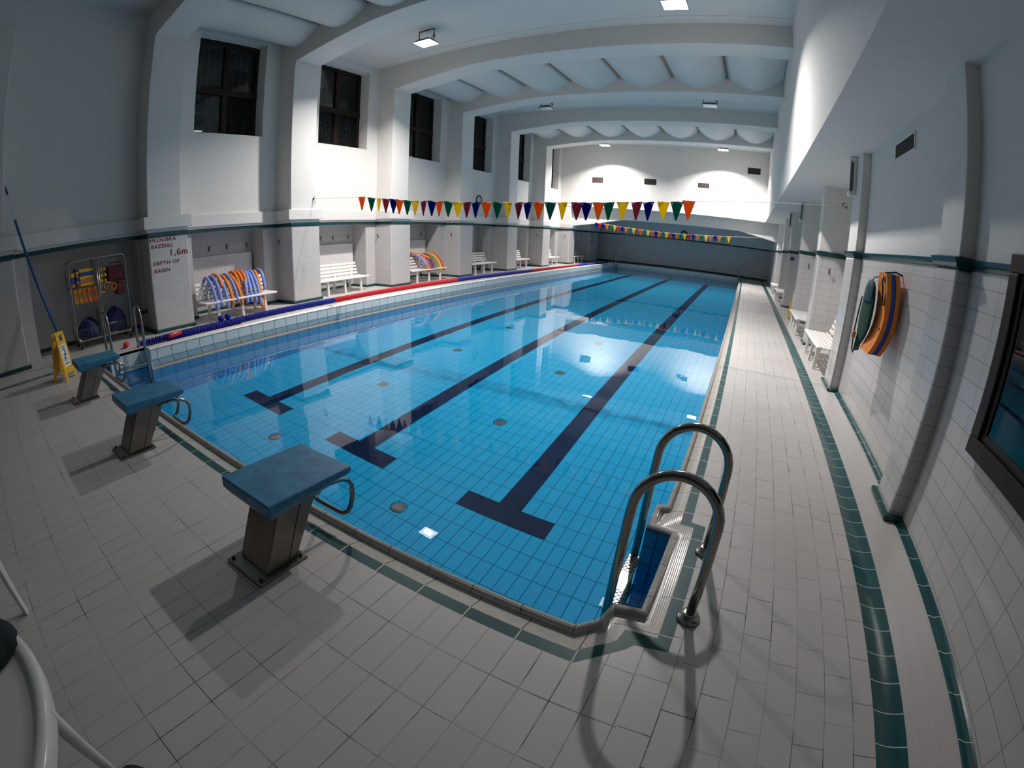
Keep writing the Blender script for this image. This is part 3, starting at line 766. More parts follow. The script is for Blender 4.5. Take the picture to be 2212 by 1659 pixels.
# ------------------------------------------------------------------ bunting
def bunting(name, label, pts, y_of, hl, hr, w, h):
    r = thing(name, label, 'bunting', (pts[0][1], y_of(pts[0][1]), pts[0][2]))
    P = [hl] + [(x, y_of(x), z) for _, x, z in pts] + [hr]
    MB().tube(P, .005, 5).build('cord', 'cord', r)
    for k, (c, x, z) in enumerate(pts):
        a = random.uniform(-.35, .35); ca, sa = math.cos(a), math.sin(a); y = y_of(x); t = .0025
        sl = 0
        if 0 < k < len(pts) - 1: sl = (pts[k + 1][2] - pts[k - 1][2]) / (pts[k + 1][1] - pts[k - 1][1])
        tri = [(-w / 2, .012 - sl * w / 2), (w / 2, .012 + sl * w / 2), (.012, -h), (-.012, -h)]
        m = MB()
        L3 = lambda u, v, d: (x + u * ca - d * sa, y + u * sa + d * ca, z + v)
        n_ = 4
        m.add([L3(u, v, -t) for u, v in tri] + [L3(u, v, t) for u, v in tri], [(0, 1, 2, 3), (7, 6, 5, 4)] + [(i, (i + 1) % 4, 4 + (i + 1) % 4, 4 + i) for i in range(4)], 0)
        for u in (-w / 2 + .038, w / 2 - .038):
            ring = [(u + .016 * math.cos(q * PI / 4), -.022 + sl * u + .016 * math.sin(q * PI / 4)) for q in range(8)]
            for d in (-t - .001, t + .001): m.add([L3(a_, b_, d) for a_, b_ in ring], [tuple(range(8))], 1)
        m.build('flag', ['flag_' + c, 'cord'], r)
    return r
F1 = [('o', -7.865, 2.613), ('g', -7.55, 2.577), ('y', -7.315, 2.554), ('m', -7.096, 2.526), ('b', -6.865, 2.508), ('o', -6.692, 2.487), ('g', -6.459, 2.465), ('y', -6.24, 2.447), ('m', -6.011, 2.436), ('b', -5.788, 2.429), ('o', -5.593, 2.417), ('g', -5.362, 2.406), ('y', -5.126, 2.395), ('m', -4.907, 2.389), ('b', -4.699, 2.386), ('o', -4.453, 2.382), ('g', -4.207, 2.381), ('y', -3.976, 2.379), ('m', -3.748, 2.377), ('b', -3.564, 2.379), ('o', -3.33, 2.383), ('g', -3.097, 2.388), ('y', -2.859, 2.392), ('m', -2.583, 2.401), ('b', -2.403, 2.405), ('o', -2.178, 2.42), ('g', -1.991, 2.43), ('y', -1.741, 2.449), ('m', -1.494, 2.464), ('b', -1.289, 2.477), ('y', -1.029, 2.502), ('g', -0.799, 2.52), ('o', -0.601, 2.55)]
bunting('flag_bunting', 'large triangular flag string across the pool, nearer of the two', F1, lambda x: 6.36 + (x + 9.667) * .0316, (-9.64, 6.36, 2.70), (2.0, 6.73, 2.80), .225, .315)
F2 = [('b', -7.819, 2.533), ('r', -7.621, 2.517), ('b', -7.424, 2.492), ('o', -7.189, 2.478), ('g', -6.984, 2.455), ('y', -6.751, 2.433), ('r', -6.548, 2.41), ('b', -6.307, 2.39), ('o', -6.093, 2.379), ('g', -5.879, 2.367), ('y', -5.667, 2.365), ('m', -5.477, 2.344), ('o', -5.257, 2.33), ('g', -5.056, 2.324), ('y', -4.856, 2.314), ('p', -4.624, 2.307), ('b', -4.417, 2.303), ('o', -4.233, 2.297), ('g', -4.031, 2.293), ('y', -3.835, 2.298), ('r', -3.617, 2.297), ('b', -3.462, 2.29), ('o', -3.291, 2.298), ('g', -3.066, 2.303), ('y', -2.864, 2.306), ('r', -2.632, 2.317), ('b', -2.405, 2.332), ('o', -2.175, 2.344), ('g', -1.944, 2.352), ('y', -1.723, 2.364), ('p', -1.481, 2.378), ('b', -1.258, 2.396), ('o', -1.03, 2.41), ('g', -0.811, 2.423), ('y', -0.536, 2.443)]
bunting('flag_bunting', 'small-looking triangular flag string in front of the dark far recess', F2, lambda x: 23.6, (-9.69, 23.62, 2.66), (2.03, 23.62, 2.70), .22, .315)
def wall_hook(p, s, label):
    x, y, z = p; m = MB(); m.box(x - .006, x + .006, y - .02, y + .02, z - .03, z + .03)
    m.tube([(x, y, z)] + [(x + s * (.04 + .03 * math.sin(t)), y, z + .03 - .03 * math.cos(t)) for t in [j * .45 for j in range(9)]], .007, 6)
    if s > 0: m.tube([(x + .05, y, z - .0), (x + .055, y + .03, z - .1), (x + .05, y + .02, z - .15), (x + .05, y - .02, z - .05)], .004, 5)
    tag(m.build('wall_hook', 'dark_metal', loc=p), label, 'hook')
wall_hook((-9.687, 6.36, 2.70), 1, 'small hook on the left pillar holding the nearer flag string')
wall_hook((2.035, 6.75, 2.80), -1, 'small hook on the right wall where the flag cord ends')

# ------------------------------------------------------------------ lettering
def text(name, s, size, mat, origin, ex, ey, parent, width=None, height=None, bold=.0, ext=.0012):
    cu = bpy.data.curves.new('t', 'FONT'); cu.body = s; cu.size = size; cu.offset = bold; cu.extrude = ext; cu.space_character = 1.12
    ob = bpy.data.objects.new('t', cu); col.objects.link(ob); bpy.context.view_layer.update()
    me = bpy.data.meshes.new_from_object(ob.evaluated_get(bpy.context.evaluated_depsgraph_get()))
    bpy.data.objects.remove(ob); bpy.data.curves.remove(cu)
    xs_ = [v.co.x for v in me.vertices]; ys_ = [v.co.y for v in me.vertices]
    sx = width / (max(xs_) - min(xs_)) if width else 1; sy = height / (max(ys_) - min(0, min(ys_))) if height else 1
    x0_ = min(xs_); ex, ey, o0 = Vector(ex), Vector(ey), Vector(origin); ez = ex.cross(ey); off = wloc(parent)
    for v in me.vertices: v.co = o0 + ex * ((v.co.x - x0_) * sx) + ey * (v.co.y * sy) + ez * v.co.z - off
    me.materials.clear(); me.materials.append(M[mat]); me.name = name
    o = bpy.data.objects.new(name, me); col.objects.link(o); o.parent = parent; return o
for yo, lb, ink_ in ((0, 'dark red depth lettering on the first left pillar', 'red_paint'), (26.19, 'dark lettering on the shaded pillar beside the far recess', 'ink')):
    r = thing('depth_sign', lb, 'sign', (XL, 2.3 + yo, 1.6))
    for s_, y0_, wd, zb_, ht in (('HLOUBKA', 1.93, .60, 1.895, .078), ('BAZÉNU', 1.95, .485, 1.762, .10), ('1,6m', 2.385, .40, 1.58, .165), ('DEPTH OF', 1.965, .61, 1.413, .076), ('BASIN', 1.98, .36, 1.258, .076)):
        text('lettering', s_, .1, ink_, (XL + .002, y0_ + yo, zb_), (0, 1, 0), (0, 0, 1), r, wd, ht, bold=.0022)

# ------------------------------------------------------------------ yellow floor sign
def local(o0, ex):
    ex = Vector((ex[0], ex[1], 0)).normalized(); ey = Vector((0, 0, 1)).cross(ex)
    return lambda u, v, z: (o0[0] + ex.x * u + ey.x * v, o0[1] + ex.y * u + ey.y * v, z)
SG = (-7.93, -.455, 0); Lf = local(SG, (-.75, .60))
r = thing('floor_sign', 'yellow folding wet-floor sign standing at the left deck', 'floor sign', SG)
for s in (1, -1):
    m = MB(); tp = lambda z: .03 + (.115 - .03) * (1 - z / .74)
    def P(u, z, d): return Lf(u, s * (tp(z) + d) * -1, z)
    hw = lambda z: .13 + .055 * (1 - z / .74)
    def slab(u0f, u1f, z0, z1):
        b = [P(u0f(z0), z0, 0), P(u1f(z0), z0, 0), P(u1f(z0), z0, .012), P(u0f(z0), z0, .012)]
        t = [P(u0f(z1), z1, 0), P(u1f(z1), z1, 0), P(u1f(z1), z1, .012), P(u0f(z1), z1, .012)]
        m.hexa(b, t)
    slab(lambda z: -hw(z), lambda z: -hw(z) + .07, 0, .10); slab(lambda z: hw(z) - .07, lambda z: hw(z), 0, .10)
    slab(lambda z: -hw(z), lambda z: hw(z), .10, .61)
    slab(lambda z: -hw(z), lambda z: -.055, .61, .70); slab(lambda z: .055, lambda z: hw(z), .61, .70); slab(lambda z: -hw(z), lambda z: hw(z), .70, .745)
    pn = m.build('panel', 'yellow', r, bevel=.004)
    if s > 0:
        m = MB(); q = lambda u, z: P(u, z, .0135)
        m.add([q(-.098, .20), q(.098, .20), q(.098, .555), q(-.098, .555)], [(0, 1, 2, 3)]); lab = m.build('label_sheet', 'sign_white', pn, recalc=False)
        ex = Vector(q(-.05, .3)) - Vector(q(.05, .3)); ex.normalize(); ey = (Vector(q(0, .5)) - Vector(q(0, .2))).normalized()
        nv = ex.cross(ey)
        if nv.dot(Vector((.62, .78, 0))) < 0: ex = -ex; nv = -nv
        for s_, z_, wd, ht in (('ROZLITÁ', .505, .13, .032), ('VODA', .46, .10, .030), ('POZOR', .235, .13, .03)):
            c0 = Vector(q(0, z_)) + nv * .002 - ex * wd / 2
            text('lettering', s_, .03, 'ink', c0, ex, ey, pn, wd, ht, bold=.001, ext=.0003)
        m = MB()     # slipping figure
        F = lambda u, z: tuple(Vector(q(0, z)) + nv * .003 + ex * u)
        m.tube([F(.01, .415), F(-.01, .37), F(-.035, .345)], .010, 6); m.tube([F(-.035, .345), F(.005, .33), F(.03, .30)], .007, 6); m.tube([F(-.035, .345), F(-.05, .31), F(-.02, .285)], .007, 6)
        m.tube([F(.01, .41), F(.04, .39), F(.045, .36)], .005, 6); m.tube([F(.005, .40), F(-.03, .405), F(-.05, .385)], .005, 6)
        m.tube([F(.012, .432), F(.024, .440)], .014, 8)
        m.build('pictogram', 'ink', pn)
o = MB(); y_ = 13.62
r = thing('floor_sign', 'sliver of a yellow floor sign behind a right-hand pillar', 'floor sign', (2.08, y_, 0))
for s in (1, -1):
    MB().hexa([(1.98, y_ + s * .11, 0), (2.26, y_ + s * .11, 0), (2.26, y_ + s * .098, 0), (1.98, y_ + s * .098, 0)], [(2.02, y_ + s * .03, .5), (2.22, y_ + s * .03, .5), (2.22, y_ + s * .018, .5), (2.02, y_ + s * .018, .5)]).build('panel', 'yellow', r)

# ------------------------------------------------------------------ telescopic brush pole leaning at the left wall
r = thing('telescopic_pole', 'blue and white telescopic pole leaning against the left wall', 'pole', (-9.09, -.18, 0))
B_, T_ = Vector((-9.09, -.155, .02)), Vector((-10.30, -.990, 3.40))
at = lambda t: tuple(B_ + (T_ - B_) * t)
MB().tube([at(0), at(.795)], .026, 10).build('outer_tube', 'pole_blue', r)
MB().tube([at(.79), at(.965)], .011, 8).build('inner_tube', 'cord', r)
MB().tube([at(.945), at(.96), at(1.)], [.014, .024, .006], 8).build('tip', 'purple', r)

# ------------------------------------------------------------------ trolley with aids
XT = -10.02
tr_ = thing('equipment_trolley', 'tubular roll cage of swimming aids in the dark left corner recess', 'trolley', (XT - .3, .82, 0))
def rrect(x, ya, yb, za, zb, rad):
    out = []
    for cy_, cz, a0 in ((yb - rad, zb - rad, 0), (ya + rad, zb - rad, PI / 2), (ya + rad, za + rad, PI), (yb - rad, za + rad, 1.5 * PI)):
        out += [(x, cy_ + rad * math.cos(a0 + j * PI / 10), cz + rad * math.sin(a0 + j * PI / 10)) for j in range(6)]
    return out
for x in (XT, XT - .58):
    fr = MB().tube(rrect(x, .20, 1.44, .17, 1.75, .10), .019, 8, closed=True)
    fr.tube([(x, .80, .17), (x, .80, 1.75)], .014, 8).tube([(x, .84, .17), (x, .84, 1.75)], .014, 8)
    fr.build('end_frame', 'steel', tr_)
for y in (.22, 1.42):
    for z in (.19, 1.22, 1.72): MB().tube([(XT, y, z), (XT - .58, y, z)], .012, 6).build('crossbar', 'steel', tr_)
for z, nm in ((1.22, 'shelf'), (.20, 'basket')):
    m = MB()
    for j in range(13): m.tube([(XT, .24 + j * .0975, z), (XT - .58, .24 + j * .0975, z)], .004, 4)
    for j in range(5): m.tube([(XT - j * .145, .22, z), (XT - j * .145, 1.42, z)], .006, 4)
    if nm == 'basket':
        for j in range(25): m.tube([(XT + .008, .24 + j * .049, .2), (XT + .008, .24 + j * .049, .40)], .003, 4)
        m.tube([(XT + .008, .22, .40), (XT + .008, 1.42, .40)], .006, 4)
    m.build(nm, 'steel', tr_)
for x in (XT - .04, XT - .54):
    for y in (.26, 1.38):
        w_ = MB().lathe([(.02, -.016), (.058, -.016), (.062, -.01), (.062, .01), (.058, .016), (.02, .016)], (x, y, .062), 'y', 16).build('caster', 'black', tr_)
        MB().box(x - .02, x + .02, y - .028, y - .02, .06, .16).box(x - .02, x + .02, y + .02, y + .028, .06, .16).box(x - .02, x + .02, y - .028, y + .028, .14, .165).build('fork', 'steel', w_)
def aid(mb_, name, mat, label, cat, loc, grp='swimming aids on the trolley', bevel=.012):
    return tag(mb_.build(name, mat, loc=loc, bevel=bevel), label, cat, grp)
xs0, xs1 = XT - .42, XT - .04
for k, (mt_, lb) in enumerate((('foam_yellow', 'bottom yellow board of the wide stack on the trolley'), ('foam_salmon', 'reddish board second from the bottom of the wide stack'), ('foam_yellow', 'middle yellow board of the wide stack on the trolley'), ('foam_cobalt', 'blue board in the wide stack on the trolley'), ('foam_yellow', 'top yellow board of the wide stack on the trolley'))):
    z = 1.232 + k * .068; aid(MB().box(xs0, xs1, .42, .74, z, z + .064), 'kickboard', mt_, lb, 'kickboard', (XT - .2, .58, z))
for k, (mt_, lb) in enumerate((('foam_green', 'green block lowest in the narrow stack'), ('foam_salmon', 'salmon block in the narrow stack'), ('foam_cobalt', 'blue block in the middle of the narrow stack'), ('foam_salmon', 'upper salmon block in the narrow stack'), ('foam_yellow', 'yellow block near the top of the narrow stack'), ('foam_cobalt', 'blue block topping the narrow stack'))):
    z = 1.232 + k * .062; aid(MB().box(xs0 + .05, xs1 + .01, .345, .41, z, z + .058), 'foam_block', mt_, lb + ' on the trolley', 'foam block', (XT - .2, .34, z))
for k, (mt_, lb) in enumerate((('foam_salmon', 'salmon float lowest at the left edge of the trolley shelf'), ('foam_cobalt', 'blue float at the left edge of the trolley shelf'), ('foam_yellow', 'yellow float uppermost at the left edge of the trolley shelf'))):
    z = 1.232 + k * .10; aid(MB().box(xs0 + .1, xs1, .235, .32, z, z + .09), 'foam_block', mt_, lb, 'foam block', (XT - .2, .27, z), bevel=.02)
for k in range(6):
    y = .895 + (k % 2) * .085; z = 1.27 + (k // 2) * .115
    o = MB().lathe([(.001, -.0), (.035, -.002), (.038, -.03), (.02, -.045), (.014, -.16), (.02, -.27), (.038, -.285), (.035, -.31), (.001, -.312)], (XT - .03, y, z), 'x', 12).build('foam_dumbbell', 'foam_yellow', loc=(XT, y, z))
    tag(o, 'yellow foam dumbbell, %s one of the %s column beside the red crate' % (['lowest', 'middle', 'top'][k // 2], ['left', 'right'][k % 2]), 'dumbbell', 'swimming aids on the trolley')
r = thing('plastic_crate', 'dark red plastic crate on the right half of the trolley shelf', 'crate', (XT - .2, 1.22, 1.23), 'swimming aids on the trolley')
m = MB(); za, zb = 1.232, 1.53
m.box(XT - .42, XT - .03, 1.05, 1.40, za, za + .015); m.box(XT - .045, XT - .03, 1.05, 1.40, za, zb); m.box(XT - .42, XT - .405, 1.05, 1.40, za, zb); m.box(XT - .42, XT - .03, 1.05, 1.065, za, zb); m.box(XT - .42, XT - .03, 1.385, 1.40, za, zb)
for j in range(8): m.box(XT - .031, XT - .022, 1.06 + j * .046, 1.07 + j * .046, za, zb)
m.build('crate_body', 'crate_red', r, bevel=.004)
MB().tube([(XT - .03, 1.10, 1.53), (XT - .03, 1.12, 1.60), (XT - .03, 1.32, 1.60), (XT - .03, 1.35, 1.53)], .012, 8).build('handle', 'black', r)
for k in range(10):
    y = .265 + k * .052; c = 'foam_yellow' if k in (1, 3) else FO
    pth = [(XT - .06 - .02 * (k % 2), y + .02 * t, 1.19 - .29 * t) for t in [j / 6 for j in range(7)]]
    o = MB().tube(pth, [.026, .03, .018, .014, .018, .03, .026], 8).build('swim_belt', c, loc=pth[0])
    tag(o, '%s swim belt hanging under the trolley shelf, %s from the left' % ('yellow' if c == 'foam_yellow' else 'orange', ['first', 'second', 'third', 'fourth', 'fifth', 'sixth', 'seventh', 'eighth', 'ninth', 'tenth'][k]), 'swim belt', 'swim belts under the trolley shelf')
for k, (y, z, c, lb) in enumerate(((.90, 1.10, FO, 'orange swim ring right of the trolley middle posts'), (.97, 1.16, 'foam_green', 'green swim ring under the trolley shelf'), (1.06, 1.13, 'foam_red', 'red swim ring under the crate'), (1.15, 1.12, FO, 'orange swim ring under the crate'))):
    o = MB().tube([(XT - .07 + .008 * math.sin(3 * t), y + .055 * math.cos(t), z + .07 * math.sin(t)) for t in [j * PI / 8 for j in range(16)]], .022, 8, closed=True).build('swim_ring', c, loc=(XT - .07, y, z)); tag(o, lb, 'swim ring', 'swim belts under the trolley shelf')
o = MB().box(XT - .35, XT - .05, 1.2, 1.39, .93, 1.19).build('cloth_bag', 'crate_red', loc=(XT - .2, 1.3, 1.0), bevel=.04, seg=3); tag(o, 'dark red bag hanging under the trolley shelf at its right end', 'bag')
def lump(name, c, rad, mat, label, cat, seed=0, n=18, mtop=.6):
    rnd = random.Random(seed); rows = []; ph = [rnd.uniform(0, 6) for _ in range(6)]
    m = MB()
    for i in range(9):
        t = i / 8 * PI * mtop - (0 if mtop < 1 else 0); z = math.cos(PI * mtop * (1 - i / 8)) if False else math.sin(i / 8 * PI / 2); rr = math.cos(i / 8 * PI / 2)
        row = []
        for k in range(n + 1):
            a = 2 * PI * k / n; wv = 1 + .10 * math.sin(3 * a + ph[0] + z) + .07 * math.sin(5 * a + ph[1] - 2 * z) + .05 * math.sin(8 * a + ph[2])
            row.append((c[0] + rad[0] * rr * wv * math.cos(a), c[1] + rad[1] * rr * wv * math.sin(a), c[2] + rad[2] * z * (1 + .08 * math.sin(2 * a + ph[3]))))
        rows.append(row)
    m.loft(rows, 0, True); m.add(rows[0][:-1], [tuple(range(n))[::-1]], 0)
    return tag(m.build(name, mat, loc=c), label, cat)
lump('mesh_bag', (XT - .29, .52, .21), (.22, .27, .36), 'bag_blue', 'navy mesh bag in the left half of the trolley basket', 'bag', 3)
lump('mesh_bag', (XT - .29, 1.13, .21), (.22, .25, .45), 'bag_blue', 'navy mesh bag in the right half of the trolley basket', 'bag', 5)

# ------------------------------------------------------------------ radiators and coat hooks in the left recesses
for k, i in enumerate((1, 2, 3)):
    a, b = AO[i] + .06, BO[i] - .07
    r = thing('radiator', ['white ribbed radiator behind the blue and orange noodles', 'white radiator behind the empty bench', 'white radiator behind the multicoloured noodles'][k], 'radiator', (-11.0, (a + b) / 2, .35), 'radiators in the left recesses')
    m = MB(); rows = [[], []]; nn = int((b - a) / .0365); x = -10.94
    prof = []
    for j in range(nn):
        y = a + (b - a) * j / nn; d = (b - a) / nn; prof += [(x - .012, y), (x, y + d * .22), (x, y + d * .62), (x - .012, y + d * .84)]
    prof.append((x - .012, b))
    m.loft([[(px, py, z) for px, py in prof] for z in (.37, 1.37)]); m.box(-10.965, x - .004, a, b, .35, .37); m.box(-10.965, x + .004, a, b, 1.37, 1.40)
    m.build('front_panel', 'rad', r, recalc=True)
    MB().box(-11.03, -10.98, a + .02, b - .02, .38, 1.38).build('back_panel', 'rad', r)
    for y in (a + .1, b - .25):
        m = MB(); m.tube([(-10.99, y, .38), (-10.99, y, .12), (-11.06, y, .115)], .012, 8); m.lathe([(.001, 0), (.035, .004), (.04, .05), (.001, .06)], (-10.99, y, .12), 'x', 10); m.build('valve', 'dark_metal', r)
def coat_hook(p, nrm, label):
    m = MB(); x, y, z = p; nx, ny = nrm
    q = lambda d, s, h: (x + nx * d - ny * s, y + ny * d + nx * s, z + h)
    m.tube([q(.004, 0, -.05), q(.004, 0, .05)], .012, 6)
    for h, d in ((.03, .07), (-.04, .05)): m.tube([q(.005, 0, h), q(d * .6, 0, h - .02), q(d, 0, h), q(d, 0, h + .03)], .007, 6)
    m.tube([q(d, 0, h + .03) for d, h in ((.07, .03), (.07, .045))], .012, 6)
    tag(m.build('coat_hook', 'dark_metal', loc=p), label, 'coat hook', 'dark coat hooks on the tiled walls')
for p, nn, lb in (((-11.05, 3.94, 1.59), (1, 0), 'coat hook above the first radiator, left of three'), ((-11.05, 4.46, 1.59), (1, 0), 'coat hook above the first radiator, middle of three'), ((-11.05, 5.06, 1.59), (1, 0), 'coat hook above the first radiator, right of three'),
                  ((-11.05, 7.63, 1.61), (1, 0), 'coat hook above the empty bench, left of three'), ((-11.05, 8.12, 1.61), (1, 0), 'coat hook above the empty bench, middle of three'), ((-11.05, 8.75, 1.61), (1, 0), 'coat hook above the empty bench, right of three'),
                  ((-11.05, 12.42, 1.61), (1, 0), 'coat hook above the radiator of the multicoloured noodles'),
                  ((-10.25, PN[2], 1.61), (0, -1), 'coat hook on the pillar side right of the blue noodles'), ((-10.25, PN[3], 1.62), (0, -1), 'coat hook on the pillar side right of the empty bench'), ((-10.04, PN[4], 1.62), (0, -1), 'coat hook on the pillar side right of the multicoloured noodles'),
                  ((-10.0, PN[6], 1.66), (0, -1), 'coat hook on a shaded left pillar beyond the shaded bench'), ((-9.95, PN[7], 1.66), (0, -1), 'coat hook on the bright last white left pillar'),
                  ((2.315, RN[2], 1.68), (0, -1), 'coat hook above the nearest right bench'), ((2.315, RN[3], 1.67), (0, -1), 'coat hook above the second right bench'),
                  ((-8.05, YE, 1.84), (0, -1), 'leftmost hook on the dark far wall'), ((-6.03, YE, 1.81), (0, -1), 'second hook from the left on the dark far wall'), ((-4.3, YE, 1.79), (0, -1), 'middle hook on the dark far wall'), ((-2.62, YE, 1.77), (0, -1), 'second hook from the right on the dark far wall'), ((-.88, YE, 1.76), (0, -1), 'rightmost hook on the dark far wall')):
    coat_hook(p, nn, lb)
o = MB().lathe([(.05, 0), (.05, .01), (.028, .02), (.03, .10), (.042, .13), (.04, .16), (.001, .165)], (0, 0, 0), 'z', 14).build('wall_nozzle', 'black')
o.rotation_euler = (PI / 2, 0, .5); o.location = (-10.25, PN[1], .44); tag(o, 'small black nozzle low on the first pillar side beside the trolley', 'nozzle')

# ------------------------------------------------------------------ vents, clock, coil, wall lights, blue plate
def vent(p, axis, w, h, mat, label, n=5, frame='rad'):
    x, y, z = p; r = thing('wall_vent', label, 'vent', p, 'ventilation grilles on the walls')
    def bx(m, u0, u1, z0, z1, d0, d1):
        if axis == 'y': m.box(x + u0, x + u1, y - d1, y - d0, z + z0, z + z1)
        else: m.box(x - d1, x - d0, y + u0, y + u1, z + z0, z + z1)
    m = MB(); bx(m, -w / 2, w / 2, -h / 2, h / 2, -.002, .003); m.build('backing', 'vent_dark', r)
    m = MB(); f = .02
    for a in ((-w / 2 - f, w / 2 + f, h / 2, h / 2 + f), (-w / 2 - f, w / 2 + f, -h / 2 - f, -h / 2), (-w / 2 - f, -w / 2, -h / 2, h / 2), (w / 2, w / 2 + f, -h / 2, h / 2)): bx(m, *a, 0, .014)
    m.build('frame', frame, r)
    m = MB()
    for k in range(n):
        zz = -h / 2 + h * (k + .5) / n; bx(m, -w / 2, w / 2, zz - h / n * .22, zz + h / n * .22, .002, .010)
    m.build('louvre', mat, r)
vent((-8.12, YF, 5.03), 'y', .62, .28, 'vent_brown', 'brownish grille on the far wall, leftmost of the lower three', frame='vent_brown')
vent((-5.07, YF, 5.05), 'y', .63, .28, 'vent_dark', 'black grille on the far wall, middle of the lower three', frame='vent_dark')
vent((-2.14, YF, 5.04), 'y', .62, .28, 'vent_brown', 'brown pale-framed grille on the far wall, right of the lower three')
vent((.49, YF, 6.07), 'y', .64, .29, 'vent_dark', 'black grille set highest on the far wall', frame='vent_dark')
vent((2.163, 4.13, 3.285), 'x', .70, .165, 'vent_dark', 'louvred vent in a pale frame high on the right wall')
r = thing('wall_clock', 'small round dark-rimmed clock half hidden by the flag string', 'clock', (-10.35, 15.4, 3.10))
MB().tube([(-10.33, 15.4 + .19 * math.cos(t), 3.10 + .19 * math.sin(t)) for t in [j * PI / 12 for j in range(24)]], .022, 8, closed=True).build('rim', 'wood', r)
MB().lathe([(.19, 0), (.19, .012), (.001, .013)], (-10.35, 15.4, 3.10), 'x', 24).build('dial', 'sign_white', r)
MB().box(-10.336, -10.333, 15.394, 15.406, 3.10, 3.24).box(-10.336, -10.333, 15.4, 15.5, 3.094, 3.106).build('hand', 'black', r)
r = thing('hose_coil', 'dark hose coil hanging on the far wall above the green rail', 'hose', (-3.86, YE - .06, 2.45))
MB().tube([(-3.86 + (.23 + .012 * math.sin(7 * t)) * math.cos(t), YE - .06 + .012 * math.sin(2.3 * t), 2.36 + (.22 + .01 * math.sin(5 * t)) * math.sin(t)) for t in [j * PI / 12 for j in range(72)]], .022, 6).build('coil', 'net_green', r)
MB().tube([(-4.1, YE - .07, 2.5), (-3.98, YE - .07, 2.62), (-3.86, YE - .07, 2.66), (-3.74, YE - .07, 2.62), (-3.62, YE - .07, 2.5)], .028, 8).tube([(-3.86, YE, 2.72), (-3.86, YE - .08, 2.70), (-3.86, YE - .08, 2.64)], .015, 6).build('hanger', 'black', r)
for (y, lb) in ((6.20, 'vertical fluorescent fitting on the nearest right pillar, largest-looking'), (13.14, 'sooty vertical fluorescent fitting on a right pillar, second along'), (16.84, 'vertical fluorescent fitting above the dark blue plate, farthest of three')):
    r = thing('fluorescent_fitting', lb, 'wall light', (2.03, y, 3.2), 'fluorescent fittings on the right pillars'); za, zb = 2.93, 3.46
    MB().box(1.985, 2.04, y - .065, y + .065, za, zb).build('body', 'fluor', r, bevel=.008)
    MB().tube([(1.962, y - .02, za + .06), (1.962, y - .02, zb - .06)], .026, 10).build('tube', 'plastic_white', r)
    MB().box(1.935, 1.985, y - .07, y - .035, za + .05, zb - .03).build('dirty_side', 'soot', r, bevel=.006)
    for c0_, c1_ in ((za - .015, za + .06), (zb - .05, zb + .012)): MB().box(1.93, 2.0, y - .068, y + .068, c0_, c1_).build('end_cap', 'fluor', r, bevel=.01)
r = thing('door_plate', 'small dark blue plate on a shaded right pillar side', 'sign', (2.17, RN[4], 1.785))
MB().box(2.10, 2.24, RN[4] - .012, RN[4] + .002, 1.715, 1.855).build('plate', 'sign_blue', r, bevel=.003)
MB().box(2.125, 2.215, RN[4] - .0135, RN[4] - .012, 1.735, 1.752).build('pale_line', 'rad', r)

# ------------------------------------------------------------------ rescue board and net on the right wall
r = thing('rescue_board', 'orange foam board with a blue stripe hung on the right tiled wall', 'rescue board', (2.05, 3.8, 1.42))
cl = [(1.86, 2.006), (1.80, 2.012), (1.70, 2.026), (1.56, 2.042), (1.42, 2.046), (1.30, 2.038), (1.18, 2.012), (1.08, 1.975), (1.02, 1.945)]
def _hw(z): return .235 * (max(0., 1 - ((z - 1.86) / .14) ** 2) ** .5 * .45 + .55 if z > 1.72 else 1.0)
for nm, d0, d1, mt_ in (('foam_layer', -.075, -.022, FO), ('stripe_layer', -.022, .026, 'foam_cobalt'), ('foam_layer', .026, .078, FO)):
    m = MB(); rows = []
    for z, xc in cl:
        w_ = .19 * (1 if z < 1.74 else (.72 if z > 1.84 else .92)); k_ = .96 if mt_ == 'foam_cobalt' else 1
        rows.append([(xc + d0, 3.80 - w_ * k_, z), (xc + d1, 3.80 - w_ * k_, z), (xc + d1, 3.80 + w_ * k_, z), (xc + d0, 3.80 + w_ * k_, z), (xc + d0, 3.80 - w_ * k_, z)])
    m.loft(rows); m.add(rows[0][:4], [(0, 1, 2, 3)]); m.add(rows[-1][:4], [(3, 2, 1, 0)])
    b_ = m.build(nm, mt_, r, bevel=.012, seg=3)
    if d0 < -.05:
        m = MB()
        for z0_, z1_, xx in ((1.53, 1.66, 1.957), (1.26, 1.30, 1.958)): m.box(xx - .004, xx + .02, 3.66, 3.672, z0_, z1_)
        m.lathe([(.03, 0), (.03, .006), (.001, .007)], (1.932, 3.70, 1.80), 'x', 12); m.build('slot', 'crate_red', b_)
MB().tube([(2.17, 3.80, 1.86), (2.08, 3.80, 1.885), (1.95, 3.78, 1.86), (1.915, 3.72, 1.76), (1.92, 3.67, 1.70), (1.93, 3.66, 1.60), (1.94, 3.67, 1.53)], .010, 8).build('rope', 'net_green', r)
r = thing('net_bag', 'dark green net with teal pouch hanging in front of the orange board', 'net', (1.86, 4.1, 1.4))
m = MB(); rows = []
for z, yc, w_, d in ((1.66, 4.02, .17, .035), (1.55, 4.02, .22, .05), (1.40, 4.04, .24, .055), (1.25, 4.06, .23, .05), (1.14, 4.08, .17, .04), (1.06, 4.10, .10, .02)):
    rows.append([(1.885 + d * math.sin(a) * .8 + .004 * math.sin(9 * a), yc + w_ * math.cos(a), z + .015 * math.sin(3 * a)) for a in [j * PI / 10 for j in range(21)]])
m.loft(rows, 0, True); m.build('netting', 'net_green', r)
m = MB(); rows = []
